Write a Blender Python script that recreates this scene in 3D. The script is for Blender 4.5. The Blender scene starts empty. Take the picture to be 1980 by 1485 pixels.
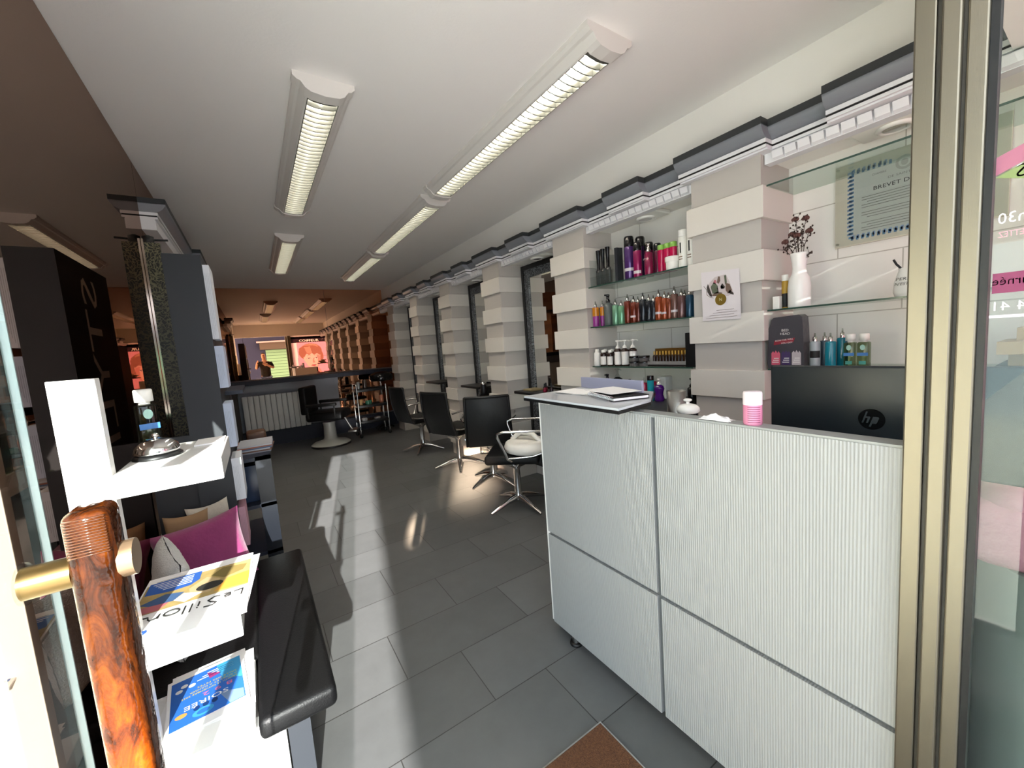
import bpy, bmesh, math, random
from mathutils import Vector, Matrix
random.seed(11)
S = bpy.context.scene
C = S.collection
PI = math.pi

# ------------------------------------------------------------------ materials
def lin(h):
    h = h.lstrip('#')
    r = []
    for i in (0, 2, 4):
        c = int(h[i:i+2], 16) / 255
        r.append(c / 12.92 if c <= .04045 else ((c + .055) / 1.055) ** 2.4)
    return (*r, 1)

def N(nt, t, **k):
    n = nt.nodes.new(t)
    for a, b in k.items():
        if a.startswith('i_'):
            n.inputs[a[2:].replace('_', ' ')].default_value = b
        else:
            setattr(n, a, b)
    return n

MATS = {}
def mat(name, col, rough=.5, metal=0., spec=.5, var=0., vscale=8., bump=0., bscale=60., trans=0., ior=1.45,
        emit=0., coat=0., sheen=0., aniso=None):
    if name in MATS: return MATS[name]
    m = bpy.data.materials.new(name); m.use_nodes = True
    nt = m.node_tree; b = nt.nodes['Principled BSDF']
    c = lin(col) if isinstance(col, str) else col
    b.inputs['Base Color'].default_value = c
    b.inputs['Roughness'].default_value = rough
    b.inputs['Metallic'].default_value = metal
    b.inputs['Specular IOR Level'].default_value = spec
    b.inputs['Transmission Weight'].default_value = trans
    b.inputs['IOR'].default_value = ior
    b.inputs['Coat Weight'].default_value = coat
    b.inputs['Sheen Weight'].default_value = sheen
    if emit:
        b.inputs['Emission Color'].default_value = c
        b.inputs['Emission Strength'].default_value = emit
    if var or bump:
        tc = N(nt, 'ShaderNodeTexCoord')
        if var:
            n = N(nt, 'ShaderNodeTexNoise', i_Scale=vscale, i_Detail=5.)
            r = N(nt, 'ShaderNodeMix', data_type='RGBA')
            r.inputs[6].default_value = tuple(max(0, x * (1 - var)) for x in c[:3]) + (1,)
            r.inputs[7].default_value = tuple(min(1, x * (1 + var)) for x in c[:3]) + (1,)
            nt.links.new(tc.outputs['Object'], n.inputs['Vector'])
            nt.links.new(n.outputs['Fac'], r.inputs[0])
            nt.links.new(r.outputs[2], b.inputs['Base Color'])
        if bump:
            n2 = N(nt, 'ShaderNodeTexNoise', i_Scale=bscale, i_Detail=4.)
            mp = N(nt, 'ShaderNodeMapping')
            if aniso: mp.inputs['Scale'].default_value = aniso
            bp = N(nt, 'ShaderNodeBump', i_Strength=bump, i_Distance=.01)
            nt.links.new(tc.outputs['Object'], mp.inputs['Vector'])
            nt.links.new(mp.outputs[0], n2.inputs['Vector'])
            nt.links.new(n2.outputs['Fac'], bp.inputs['Height'])
            nt.links.new(bp.outputs[0], b.inputs['Normal'])
    MATS[name] = m
    return m

def glass(name, tint, refl=1.0, ior=1.5, rough=0.):
    m = bpy.data.materials.new(name); m.use_nodes = True
    nt = m.node_tree; nt.nodes.clear()
    o = N(nt, 'ShaderNodeOutputMaterial'); mx = N(nt, 'ShaderNodeMixShader')
    t = N(nt, 'ShaderNodeBsdfTransparent'); t.inputs[0].default_value = lin(tint)
    g = N(nt, 'ShaderNodeBsdfGlossy'); g.inputs['Roughness'].default_value = rough
    f = N(nt, 'ShaderNodeFresnel'); ge = N(nt, 'ShaderNodeNewGeometry')
    nt.links.new(M_(nt, 'ADD', ior, M_(nt, 'MULTIPLY', ge.outputs['Backfacing'], 1 / ior - ior)), f.inputs['IOR'])
    ml = N(nt, 'ShaderNodeMath', operation='MULTIPLY'); ml.inputs[1].default_value = refl
    nt.links.new(f.outputs[0], ml.inputs[0]); nt.links.new(ml.outputs[0], mx.inputs[0])
    nt.links.new(t.outputs[0], mx.inputs[1]); nt.links.new(g.outputs[0], mx.inputs[2])
    nt.links.new(mx.outputs[0], o.inputs[0])
    MATS[name] = m
    return m

def mirror_mat(name, col, rough=.01):
    m = bpy.data.materials.new(name); m.use_nodes = True
    nt = m.node_tree; nt.nodes.clear()
    o = N(nt, 'ShaderNodeOutputMaterial'); g = N(nt, 'ShaderNodeBsdfGlossy')
    g.inputs['Color'].default_value = lin(col); g.inputs['Roughness'].default_value = rough
    nt.links.new(g.outputs[0], o.inputs[0]); MATS[name] = m
    return m

def translucent(name, col, f=.6):
    m = bpy.data.materials.new(name); m.use_nodes = True
    nt = m.node_tree; nt.nodes.clear()
    o = N(nt, 'ShaderNodeOutputMaterial'); mx = N(nt, 'ShaderNodeMixShader'); mx.inputs[0].default_value = f
    d = N(nt, 'ShaderNodeBsdfDiffuse'); t = N(nt, 'ShaderNodeBsdfTranslucent')
    d.inputs[0].default_value = lin(col); t.inputs[0].default_value = lin(col)
    nt.links.new(d.outputs[0], mx.inputs[1]); nt.links.new(t.outputs[0], mx.inputs[2]); nt.links.new(mx.outputs[0], o.inputs[0])
    MATS[name] = m
    return m

def M_(nt, op, a, b=None):
    n = N(nt, 'ShaderNodeMath', operation=op)
    for i, v in enumerate((a, b)):
        if v is None: continue
        if isinstance(v, (int, float)): n.inputs[i].default_value = v
        else: nt.links.new(v, n.inputs[i])
    return n.outputs[0]

def tile_mat(name, col, joint, L, H, axL, axH, offL, offH, step, jw, rough, var=.12, spec=.5, bump=.0):
    """rows along axL of length L, row height H along axH; each row shifted by step"""
    m = bpy.data.materials.new(name); m.use_nodes = True
    nt = m.node_tree; b = nt.nodes['Principled BSDF']
    tc = N(nt, 'ShaderNodeNewGeometry'); sp = N(nt, 'ShaderNodeSeparateXYZ')
    nt.links.new(tc.outputs['Position'], sp.inputs[0])
    u = M_(nt, 'DIVIDE', M_(nt, 'SUBTRACT', sp.outputs[axH], offH), H)
    row = M_(nt, 'FLOOR', u); fu = M_(nt, 'FRACT', u)
    v = M_(nt, 'DIVIDE', M_(nt, 'SUBTRACT', M_(nt, 'SUBTRACT', sp.outputs[axL], offL), M_(nt, 'MULTIPLY', row, step)), L)
    col_i = M_(nt, 'FLOOR', v); fv = M_(nt, 'FRACT', v)
    du = M_(nt, 'MULTIPLY', M_(nt, 'MINIMUM', fu, M_(nt, 'SUBTRACT', 1., fu)), H)
    dv = M_(nt, 'MULTIPLY', M_(nt, 'MINIMUM', fv, M_(nt, 'SUBTRACT', 1., fv)), L)
    j = M_(nt, 'LESS_THAN', M_(nt, 'MINIMUM', du, dv), jw / 2)
    cx = N(nt, 'ShaderNodeCombineXYZ'); nt.links.new(row, cx.inputs[0]); nt.links.new(col_i, cx.inputs[1])
    wn = N(nt, 'ShaderNodeTexWhiteNoise'); nt.links.new(cx.outputs[0], wn.inputs['Vector'])
    no = N(nt, 'ShaderNodeTexNoise', i_Scale=7., i_Detail=8., i_Roughness=.65)
    nt.links.new(tc.outputs['Position'], no.inputs['Vector'])
    f = M_(nt, 'ADD', M_(nt, 'MULTIPLY', wn.outputs['Value'], .4), M_(nt, 'MULTIPLY', no.outputs['Fac'], .6))
    c = lin(col)
    r = N(nt, 'ShaderNodeMix', data_type='RGBA')
    r.inputs[6].default_value = tuple(x * (1 - var) for x in c[:3]) + (1,)
    r.inputs[7].default_value = tuple(min(1, x * (1 + var)) for x in c[:3]) + (1,)
    nt.links.new(f, r.inputs[0])
    r2 = N(nt, 'ShaderNodeMix', data_type='RGBA'); r2.inputs[7].default_value = lin(joint)
    nt.links.new(j, r2.inputs[0]); nt.links.new(r.outputs[2], r2.inputs[6]); nt.links.new(r2.outputs[2], b.inputs['Base Color'])
    b.inputs['Roughness'].default_value = rough; b.inputs['Specular IOR Level'].default_value = spec
    bp = N(nt, 'ShaderNodeBump', i_Strength=.5, i_Distance=.003)
    nt.links.new(M_(nt, 'ADD', M_(nt, 'MULTIPLY', j, -1.), M_(nt, 'MULTIPLY', no.outputs['Fac'], bump)), bp.inputs['Height'])
    nt.links.new(bp.outputs[0], b.inputs['Normal'])
    MATS[name] = m
    return m

def ribbed(name, col, axis, pitch, depth=.4, rough=.45, darken=.8):
    m = bpy.data.materials.new(name); m.use_nodes = True
    nt = m.node_tree; b = nt.nodes['Principled BSDF']
    g = N(nt, 'ShaderNodeNewGeometry'); sp = N(nt, 'ShaderNodeSeparateXYZ'); nt.links.new(g.outputs['Position'], sp.inputs[0])
    no = N(nt, 'ShaderNodeTexNoise', i_Scale=1., i_Detail=3.)
    mp = N(nt, 'ShaderNodeMapping'); mp.inputs['Scale'].default_value = (60, 60, 3)
    nt.links.new(g.outputs['Position'], mp.inputs[0]); nt.links.new(mp.outputs[0], no.inputs[0])
    s = M_(nt, 'SINE', M_(nt, 'ADD', M_(nt, 'MULTIPLY', sp.outputs[axis], 2 * PI / pitch), M_(nt, 'MULTIPLY', no.outputs['Fac'], 3.)))
    r = N(nt, 'ShaderNodeMix', data_type='RGBA'); c = lin(col)
    r.inputs[6].default_value = tuple(x * darken for x in c[:3]) + (1,); r.inputs[7].default_value = c
    nt.links.new(M_(nt, 'ADD', M_(nt, 'MULTIPLY', s, .5), .5), r.inputs[0]); nt.links.new(r.outputs[2], b.inputs['Base Color'])
    bp = N(nt, 'ShaderNodeBump', i_Strength=depth, i_Distance=.001); nt.links.new(s, bp.inputs['Height']); nt.links.new(bp.outputs[0], b.inputs['Normal'])
    b.inputs['Roughness'].default_value = rough
    MATS[name] = m
    return m

def ornate(name, dark, light, scale=38., thr=.09):
    m = bpy.data.materials.new(name); m.use_nodes = True
    nt = m.node_tree; b = nt.nodes['Principled BSDF']
    g = N(nt, 'ShaderNodeNewGeometry')
    w = N(nt, 'ShaderNodeTexNoise', i_Scale=14., i_Detail=2.)
    vo = N(nt, 'ShaderNodeTexVoronoi', feature='DISTANCE_TO_EDGE', i_Scale=scale)
    mx = N(nt, 'ShaderNodeMix', data_type='RGBA'); mx.inputs[0].default_value = .12
    nt.links.new(g.outputs['Position'], w.inputs[0]); nt.links.new(g.outputs['Position'], mx.inputs[6]); nt.links.new(w.outputs['Color'], mx.inputs[7])
    nt.links.new(mx.outputs[2], vo.inputs['Vector'])
    r = N(nt, 'ShaderNodeMix', data_type='RGBA'); r.inputs[6].default_value = lin(light); r.inputs[7].default_value = lin(dark)
    nt.links.new(M_(nt, 'GREATER_THAN', vo.outputs['Distance'], thr), r.inputs[0]); nt.links.new(r.outputs[2], b.inputs['Base Color'])
    b.inputs['Roughness'].default_value = .4
    MATS[name] = m
    return m

# ------------------------------------------------------------------ mesh builder
_TXT = {}
def text_geo(s):
    if s in _TXT: return _TXT[s]
    cu = bpy.data.curves.new('t', 'FONT'); cu.body = s; cu.size = 1; cu.resolution_u = 2
    ob = bpy.data.objects.new('t', cu); C.objects.link(ob)
    dg = bpy.context.evaluated_depsgraph_get(); me = bpy.data.meshes.new_from_object(ob.evaluated_get(dg))
    v = [tuple(x.co) for x in me.vertices]; f = [tuple(p.vertices) for p in me.polygons]
    bpy.data.objects.remove(ob); bpy.data.curves.remove(cu); bpy.data.meshes.remove(me)
    _TXT[s] = (v, f)
    return v, f

class MB:
    def __init__(s): s.v = []; s.f = []; s.m = []; s.sm = []
    def add(s, vs, fs, m=0, smooth=False):
        o = len(s.v); s.v += [tuple(p) for p in vs]
        for f in fs:
            s.f.append(tuple(i + o for i in f)); s.m.append(m); s.sm.append(smooth)
        return s
    def box(s, x0, x1, y0, y1, z0, z1, m=0):
        vs = [(x, y, z) for z in (z0, z1) for y in (y0, y1) for x in (x0, x1)]
        return s.add(vs, [(0, 2, 3, 1), (4, 5, 7, 6), (0, 1, 5, 4), (2, 6, 7, 3), (0, 4, 6, 2), (1, 3, 7, 5)], m)
    def rbox(s, x0, x1, y0, y1, z0, z1, r=.01, m=0, seg=3, M=None, smooth=True):
        b = bmesh.new(); bmesh.ops.create_cube(b, size=1)
        for v in b.verts:
            v.co = Vector(((x0 + x1) / 2 + v.co.x * (x1 - x0), (y0 + y1) / 2 + v.co.y * (y1 - y0), (z0 + z1) / 2 + v.co.z * (z1 - z0)))
        bmesh.ops.bevel(b, geom=b.edges[:], offset=r, segments=seg, affect='EDGES', profile=.5)
        if M: bmesh.ops.transform(b, matrix=M, verts=b.verts[:])
        b.verts.index_update()
        s.add([v.co[:] for v in b.verts], [tuple(v.index for v in f.verts) for f in b.faces], m, smooth); b.free(); return s
    def quad(s, pts, m=0): return s.add(pts, [tuple(range(len(pts)))], m)
    def prism(s, pts, ax, a, b, m=0, smooth=False):
        def P(u, v, w): return {'x': (w, u, v), 'y': (u, w, v), 'z': (u, v, w)}[ax]
        n = len(pts); vs = [P(u, v, a) for u, v in pts] + [P(u, v, b) for u, v in pts]
        s.add(vs, [(i, (i + 1) % n, (i + 1) % n + n, i + n) for i in range(n)], m, smooth)
        s.add(vs, [tuple(range(n))[::-1], tuple(range(n, 2 * n))], m)
        return s
    def tube(s, pts, r, n=10, m=0, closed=False, cap=True):
        pts = [Vector(p) for p in pts]; k = len(pts); rs = r if isinstance(r, (list, tuple)) else [r] * k
        vs = []; up = None
        for i, p in enumerate(pts):
            a = pts[i - 1] if (i or closed) else p; b = pts[(i + 1) % k] if (i < k - 1 or closed) else p
            t = (b - a).normalized()
            if up is None:
                up = t.orthogonal().normalized()
            else:
                up = (up - t * up.dot(t)); up = up.normalized() if up.length > 1e-6 else t.orthogonal().normalized()
            w = t.cross(up)
            for j in range(n):
                q = 2 * PI * j / n; vs.append(p + (up * math.cos(q) + w * math.sin(q)) * rs[i])
        fs = [(i * n + j, i * n + (j + 1) % n, ((i + 1) % k) * n + (j + 1) % n, ((i + 1) % k) * n + j)
              for i in range(k if closed else k - 1) for j in range(n)]
        s.add(vs, fs, m, True)
        if cap and not closed: s.add(vs, [tuple(range(n))[::-1], tuple(range((k - 1) * n, k * n))], m)
        return s
    def cyl(s, p0, p1, r, r1=None, n=20, m=0): return s.tube([p0, p1], [r, r if r1 is None else r1], n, m)
    def lathe(s, c, prof, n=24, m=0, sx=1., sy=1., a0=0., a1=None):
        cx, cy, cz = c; full = a1 is None; k = len(prof); nn = n if full else n + 1
        vs = [(cx + r * sx * math.cos(q), cy + r * sy * math.sin(q), cz + z) for r, z in prof
              for q in [(2 * PI * j / n) if full else a0 + (a1 - a0) * j / n for j in range(nn)]]
        fs = [(i * nn + j, i * nn + (j + 1) % nn, (i + 1) * nn + (j + 1) % nn, (i + 1) * nn + j) for i in range(k - 1) for j in range(nn if full else nn - 1)]
        s.add(vs, fs, m, True)
        if full:
            if prof[0][0] > 1e-5: s.add(vs[:nn], [tuple(range(nn))[::-1]], m)
            if prof[-1][0] > 1e-5: s.add(vs[-nn:], [tuple(range(nn))], m)
        return s
    def ball(s, c, r, n=14, m=0):
        r = r if isinstance(r, (tuple, list)) else (r,) * 3
        vs = [(c[0] + r[0] * math.sin(PI * i / n) * math.cos(2 * PI * j / (2 * n)), c[1] + r[1] * math.sin(PI * i / n) * math.sin(2 * PI * j / (2 * n)),
               c[2] + r[2] * math.cos(PI * i / n)) for i in range(n + 1) for j in range(2 * n)]
        w = 2 * n
        return s.add(vs, [(i * w + j, (i + 1) * w + j, (i + 1) * w + (j + 1) % w, i * w + (j + 1) % w) for i in range(n) for j in range(w)], m, True)
    def text(s, t, size, o, ux, uy, m=0, width=None, center=False, shear=0.):
        v, f = text_geo(t); o = Vector(o); ux = Vector(ux); uy = Vector(uy)
        w = max(p[0] for p in v) if v else 1; k = size if width is None else width / w
        d = w * k / 2 if center else 0
        return s.add([o + ux * (p[0] * k - d + shear * p[1] * size) + uy * (p[1] * size) for p in v], f, m)
    def shape(s, pts, o, ux, uy, m=0):
        o = Vector(o); ux = Vector(ux); uy = Vector(uy)
        return s.add([o + ux * p[0] + uy * p[1] for p in pts], [tuple(range(len(pts)))], m)
    def ell(s, c, a, b, o, ux, uy, m=0, n=28, rot=0.):
        cr, sr = math.cos(rot), math.sin(rot)
        return s.shape([(c[0] + a * math.cos(q) * cr - b * math.sin(q) * sr, c[1] + a * math.cos(q) * sr + b * math.sin(q) * cr)
                        for q in [2 * PI * i / n for i in range(n)]], o, ux, uy, m)
    def xf(s, M): s.v = [tuple(M @ Vector(p)) for p in s.v]; return s
    def bounds(s):
        return [(min(p[i] for p in s.v), max(p[i] for p in s.v)) for i in range(3)]
    def build(s, name, mats, parent=None, base=None, recalc=True):
        base = Vector(base) if base is not None else Vector((0, 0, 0))
        me = bpy.data.meshes.new(name); me.from_pydata([tuple(Vector(p) - base) for p in s.v], [], s.f)
        mats = mats if isinstance(mats, (list, tuple)) else [mats]
        for q in mats: me.materials.append(q)
        for i, p in enumerate(me.polygons): p.material_index = min(s.m[i], len(mats) - 1); p.use_smooth = s.sm[i]
        me.update()
        if recalc:
            b = bmesh.new(); b.from_mesh(me); bmesh.ops.recalc_face_normals(b, faces=b.faces[:]); b.to_mesh(me); b.free()
        o = bpy.data.objects.new(name, me); C.objects.link(o)
        if parent: o.parent = parent
        else: o.location = base
        return o

def tag(o, label, cat, group=None):
    o['label'] = label; o['category'] = cat
    if group: o['group'] = group
    return o
def thing(name, label, cat, loc=(0, 0, 0), rz=0., group=None):
    o = bpy.data.objects.new(name, None); C.objects.link(o); o.empty_display_size = .05
    o.location = loc; o.rotation_euler = (0, 0, rz)
    return tag(o, label, cat, group)
def one(name, label, cat, mb, mats, group=None):
    (a, b), (c, d), (e, f) = mb.bounds()
    return tag(mb.build(name, mats, None, ((a + b) / 2, (c + d) / 2, e)), label, cat, group)
def struct(name, mb, mats, parent=None):
    o = mb.build(name, mats, parent)
    if not parent: o['kind'] = 'structure'
    return o
def dup(root, loc, rz, label, group=None):
    r = root.copy(); C.objects.link(r); r.location = loc; r.rotation_euler = (0, 0, rz); r['label'] = label
    if group: r['group'] = group
    for ch in list(root.children):
        c = ch.copy(); C.objects.link(c); c.parent = r
        for g in ch.children:
            d = g.copy(); C.objects.link(d); d.parent = c
    return r

# ------------------------------------------------------------------ palette
WHITE = mat('white_paint', '#edeae5', .6, bump=.05)
CEIL = mat('ceiling_paint', '#eeebe8', .75, bump=.06, bscale=90)
PILL_W = mat('pillar_white', '#d2ccc4', .5)
PILL_G = mat('pillar_grey', '#b6b0aa', .5)
BLACK = mat('black', '#0c0c0d', .45)
DARK = mat('anthracite_board', '#23262c', .55, var=.06)
NAVY = mat('navy_board', '#1b2030', .5)
GREY = mat('grey_paint', '#a8acb4', .5)
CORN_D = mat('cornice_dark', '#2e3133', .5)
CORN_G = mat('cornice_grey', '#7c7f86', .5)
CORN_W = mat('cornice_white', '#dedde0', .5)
CHROME = mat('chrome', '#d8d8d8', .12, 1.)
STEEL = mat('brushed_steel', '#9a9a98', .32, 1., bump=.1, bscale=30, aniso=(1, 1, 30))
LEATHER = mat('black_leather', '#0a0a0b', .45, spec=.25, bump=.15, bscale=220)
MESHBK = mat('black_mesh', '#151617', .5, bump=.4, bscale=30, aniso=(1, .3, .3))
BRONZE = mirror_mat('bronze_mirror', '#a89488')
BRONZE_B = mirror_mat('bronze_mirror_back', '#dca684')
MIRROR = mirror_mat('silver_mirror', '#d8d6d0')
GLASS = glass('clear_glass', '#f2f7f4', 1.0)
GLASS_SHELF = glass('green_edge_glass', '#f0f6f3', .6)
SIDEG = glass('side_glass', '#f8fcfa', .7)
GLASS_EDGE = mat('glass_edge', '#2f4a40', .15, spec=.8)
PLASTIC_C = glass('clear_plastic', '#f4f6f6', .45)
WHITE_GL = mat('white_gloss', '#e8e6e2', .2)
WHITE_PL = mat('white_plastic', '#e6e3dc', .35)
PAPER = mat('white_paper', '#e9e7e6', .7)
FLOOR = tile_mat('floor_tile', '#575858', '#2c2b2a', .655, .3285, 0, 1, .93, 1.012, -.26, .004, .36, var=.34, spec=.45, bump=.25)
NICHE = tile_mat('niche_tile', '#e0dcd6', '#b0aba2', .477, .2725, 1, 2, .557, 1.4785, .2385, .005, .25, var=.04)
LAMW = ribbed('counter_laminate', '#9a9a98', 1, .0072, .5, .45, .86)
EDGEG = mat('counter_edge', '#55585a', .4)

# ------------------------------------------------------------------ room shell
XL, XR, XN, YB, ZC = -.47, 2.28, 2.5, 8.1, 2.7
struct('floor', MB().box(-.5, 2.6, -.62, 8.2, -.1, 0), FLOOR)
struct('ceiling', MB().box(-.6, 2.6, -.62, 8.2, ZC, ZC + .1), CEIL)
w = MB().box(XN, XN + .1, -.62, 8.2, 0, 2.262, 1); w.box(XR, XN + .1, -.62, 8.2, 2.262, ZC, 0)
struct('wall_right', w, [WHITE, NICHE])
struct('wall_left', MB().box(XL - .12, XL - .02, 1.2, 8.2, 0, ZC), DARK)
w = MB().box(XL - .02, XN, YB + .02, YB + .12, 0, ZC); struct('wall_back', w, GREY)
struct('wall_front', MB().box(-.5, 2.5, .12, .24, 2.29, ZC).box(1.06, XN, -.62, -.52, 2.45, ZC).box(1.2, XN, -.56, -.52, 0, .86).box(-.5, -.44, .2, 1.16, 1.72, ZC), WHITE)  # low panel under the display window is added to block stray sun
w = MB().box(XL, 1.28, 7.97, YB + .02, .95, 1.075); struct('trim_1', w, GREY)
struct('baseboard_back', MB().box(XL, XN, 7.98, YB + .02, 0, .26), NAVY)

for i, (a, b, s_) in enumerate(((1.15, 3.268, 'front'), (3.274, YB, 'rear'))):
    one('mirror_panel', ('bronze tinted mirror panel covering the left wall behind the white shelf' if i == 0 else
        'bronze tinted mirror panel on the left wall beyond the cornice piece'), 'mirror', MB().box(XL - .02, XL, a, b, .02, ZC - .005), BRONZE, 'bronze mirror panels')
for i, (a, b, z0, z1, l) in enumerate(((XL, 1.227, 1.16, ZC - .005, 'wide bronze mirror panel on the back wall above the radiator'),
                                  (1.231, XR + .14, 1.16, ZC - .005, 'narrower bronze mirror panel on the back wall beside the pillars'),
                                  (1.29, XR + .14, .27, 1.06, 'low bronze mirror panel below the dark ledge behind the trolley'))):
    one('mirror_panel', l, 'mirror', MB().box(a, b, YB, YB + .018, z0, z1), BRONZE_B, 'bronze mirror panels')
one('wall_ledge', 'dark blue ledge running along the back wall under the mirror', 'ledge', MB().rbox(XL + .005, XR + .1, 7.78, YB - .002, 1.075, 1.15, .006, smooth=False), NAVY)

# pillars
PY = [(1.01, 1.38), (2.265, 2.63), (3.5, 3.845), (4.72, 5.04), (5.93, 6.25), (7.15, 7.5)]
PL = ['banded white pillar with the card taped to it', 'banded white pillar between the product shelves and the first mirror',
      'banded white pillar, third from the counter', 'banded white pillar, fourth from the counter', 'banded white pillar, fifth from the counter',
      'banded white pillar nearest the back wall']
for (a, b), l in zip(PY, PL):
    m = MB(); z = 2.283
    k = 0
    while z > .001:
        z1 = max(0, z - .1522)
        if k % 2: m.rbox(2.172, XN - .002, a - .02, b + .02, z1, z, .002, 1, 1, smooth=False)
        else: m.box(2.195, XN - .002, a, b, z1, z, 0)
        z = z1; k += 1
    one('pillar', l, 'pillar', m, [PILL_G, PILL_W], 'banded pillars along the right wall')

# cornice on the right wall
def cornice(m, a, b, x, sgn=1, z=0.):
    def X(d): return x + sgn * d
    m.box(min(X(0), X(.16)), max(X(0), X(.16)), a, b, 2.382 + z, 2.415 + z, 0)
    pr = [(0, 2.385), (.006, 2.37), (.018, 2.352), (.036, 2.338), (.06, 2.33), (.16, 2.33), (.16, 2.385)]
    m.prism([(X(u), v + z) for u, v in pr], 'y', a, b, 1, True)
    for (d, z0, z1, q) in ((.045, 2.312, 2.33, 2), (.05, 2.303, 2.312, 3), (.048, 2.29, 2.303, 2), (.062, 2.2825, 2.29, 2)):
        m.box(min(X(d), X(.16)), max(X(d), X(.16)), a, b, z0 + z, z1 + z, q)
m = MB()
edges = []
prot = [(a - .045, b + .045) for a, b in PY]
niches = [(-.3, 1.01)] + [(PY[i][1], PY[i + 1][0]) for i in range(5)] + [(7.5, YB)]
mids = [(.36, .73)] + [((a + b) / 2 - .15, (a + b) / 2 + .15) for a, b in niches[1:6]]
segs = sorted(prot + mids); y = -.5
for a, b in segs:
    if a > y: cornice(m, y, a, 2.165)
    cornice(m, a, b, 2.10); y = b
cornice(m, y, YB, 2.165)
struct('trim_2', m, [CORN_D, CORN_G, CORN_W, BLACK])
m = MB()
for a, b in niches:
    m.box(2.225, XR, a + .004, b - .004, 2.235, 2.2822)
    yy = a + .03
    while yy + .05 < b:
        m.prism([(2.21, 2.247), (2.225, 2.238), (2.225, 2.2815), (2.198, 2.277)], 'y', yy, yy + .046); yy += .054
struct('trim_3', m, CORN_W)
# cornice stub on the left wall
m = MB(); cornice(m, 3.27, 4.55, -.34, -1, .075); cornice(m, 4.55, 5.2, -.28, -1, .075)
m.box(XL, -.40, 3.27, 5.2, 2.30, 2.3575, 2)
struct('trim_4', m, [CORN_D, CORN_G, CORN_W, BLACK])

# downlights
def downlight(x, y, l):
    t = thing('downlight', l, 'spotlight', (x, y, 2.222), 0, 'spotlights under the niche tops')
    MB().rbox(-.09, .09, -.13, .13, .014, .04, .006).lathe((0, 0, 0), [(.062, .016), (.062, .006), (.05, 0), (.044, .004), (.04, .016)]).build('housing', WHITE_PL, t)
    MB().lathe((0, 0, .004), [(.0, .004), (.036, .01), (.04, 0)]).build('lamp', CHROME, t)
for (a, b), l in zip(niches[:6], ('round spotlight under the niche top above the diploma', 'round spotlight above the hair product shelves',
        'round spotlight above the nearest framed mirror', 'round spotlight above the second framed mirror', 'round spotlight above the third framed mirror', 'round spotlight above the farthest framed mirror')):
    downlight(2.36, .56 if a < 0 else (a + b) / 2, l)

# ------------------------------------------------------------------ ceiling lights
LITE = mat('lamp_white', '#d9d5d0', .45)
LOUV = mat('louvre_white', '#4c4d47', .3)
TUBE = mat('tube_glow', '#fff8ea', .5, emit=16.0)
def make_light():
    t = thing('ceiling_light', '', 'ceiling light', (0, 0, ZC))
    L = 1.68
    pr = [(-.125, 0), (-.125, -.018), (-.112, -.03), (-.1, -.034), (-.075, -.062), (-.068, -.064), (-.066, -.028), (.066, -.028), (.068, -.064), (.075, -.062), (.1, -.034), (.112, -.03), (.125, -.018), (.125, 0)]
    MB().prism(pr, 'y', 0, L).build('housing', LITE, t)
    for a, b in ((-.012, .0), (L, L + .012)):
        e = [(-.13, 0), (-.13, -.02), (-.114, -.034), (-.1, -.038), (-.082, -.062), (-.06, -.074), (0, -.08), (.06, -.074), (.082, -.062), (.1, -.038), (.114, -.034), (.13, -.02), (.13, 0)]
        m = MB().prism(e, 'y', a - .05 * (a < .5), b + .05 * (a > .5)); m.build('end_cap', LITE, t)
    m = MB(); n = 38
    for i in range(n):
        y = .02 + (L - .04) * i / (n - 1)
        p = [(-.066, -.036), (-.066, -.062), (-.04, -.069), (0, -.072), (.04, -.069), (.066, -.062), (.066, -.036)]
        m.prism(p, 'y', y - .0028, y + .0028)
    m.box(-.067, -.064, 0, L, -.064, -.034); m.box(.064, .067, 0, L, -.064, -.034)
    m.build('louvre', LOUV, t)
    MB().tube([(0, .04, -.04), (0, L - .04, -.04)], .011, 10).box(-.06, .06, .03, L - .03, -.03, -.0285).build('fluorescent_tube', TUBE, t)
    return t
L0 = make_light()
spots = [(1.385, 1.27, 'nearest louvred ceiling light of the right row, above the counter'), (1.41, 3.2, 'second louvred ceiling light of the right row'),
         (1.44, 5.12, 'third louvred ceiling light of the right row, near the back wall'), (.415, 2.08, 'nearer louvred ceiling light of the left row'),
         (.45, 4.66, 'farther louvred ceiling light of the left row')]
for i, (x, y, l) in enumerate(spots):
    if i == 0: L0.location = (x, y, ZC); L0['label'] = l; L0['group'] = 'louvred ceiling lights'
    else: dup(L0, (x, y, ZC), 0, l, 'louvred ceiling lights')

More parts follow.
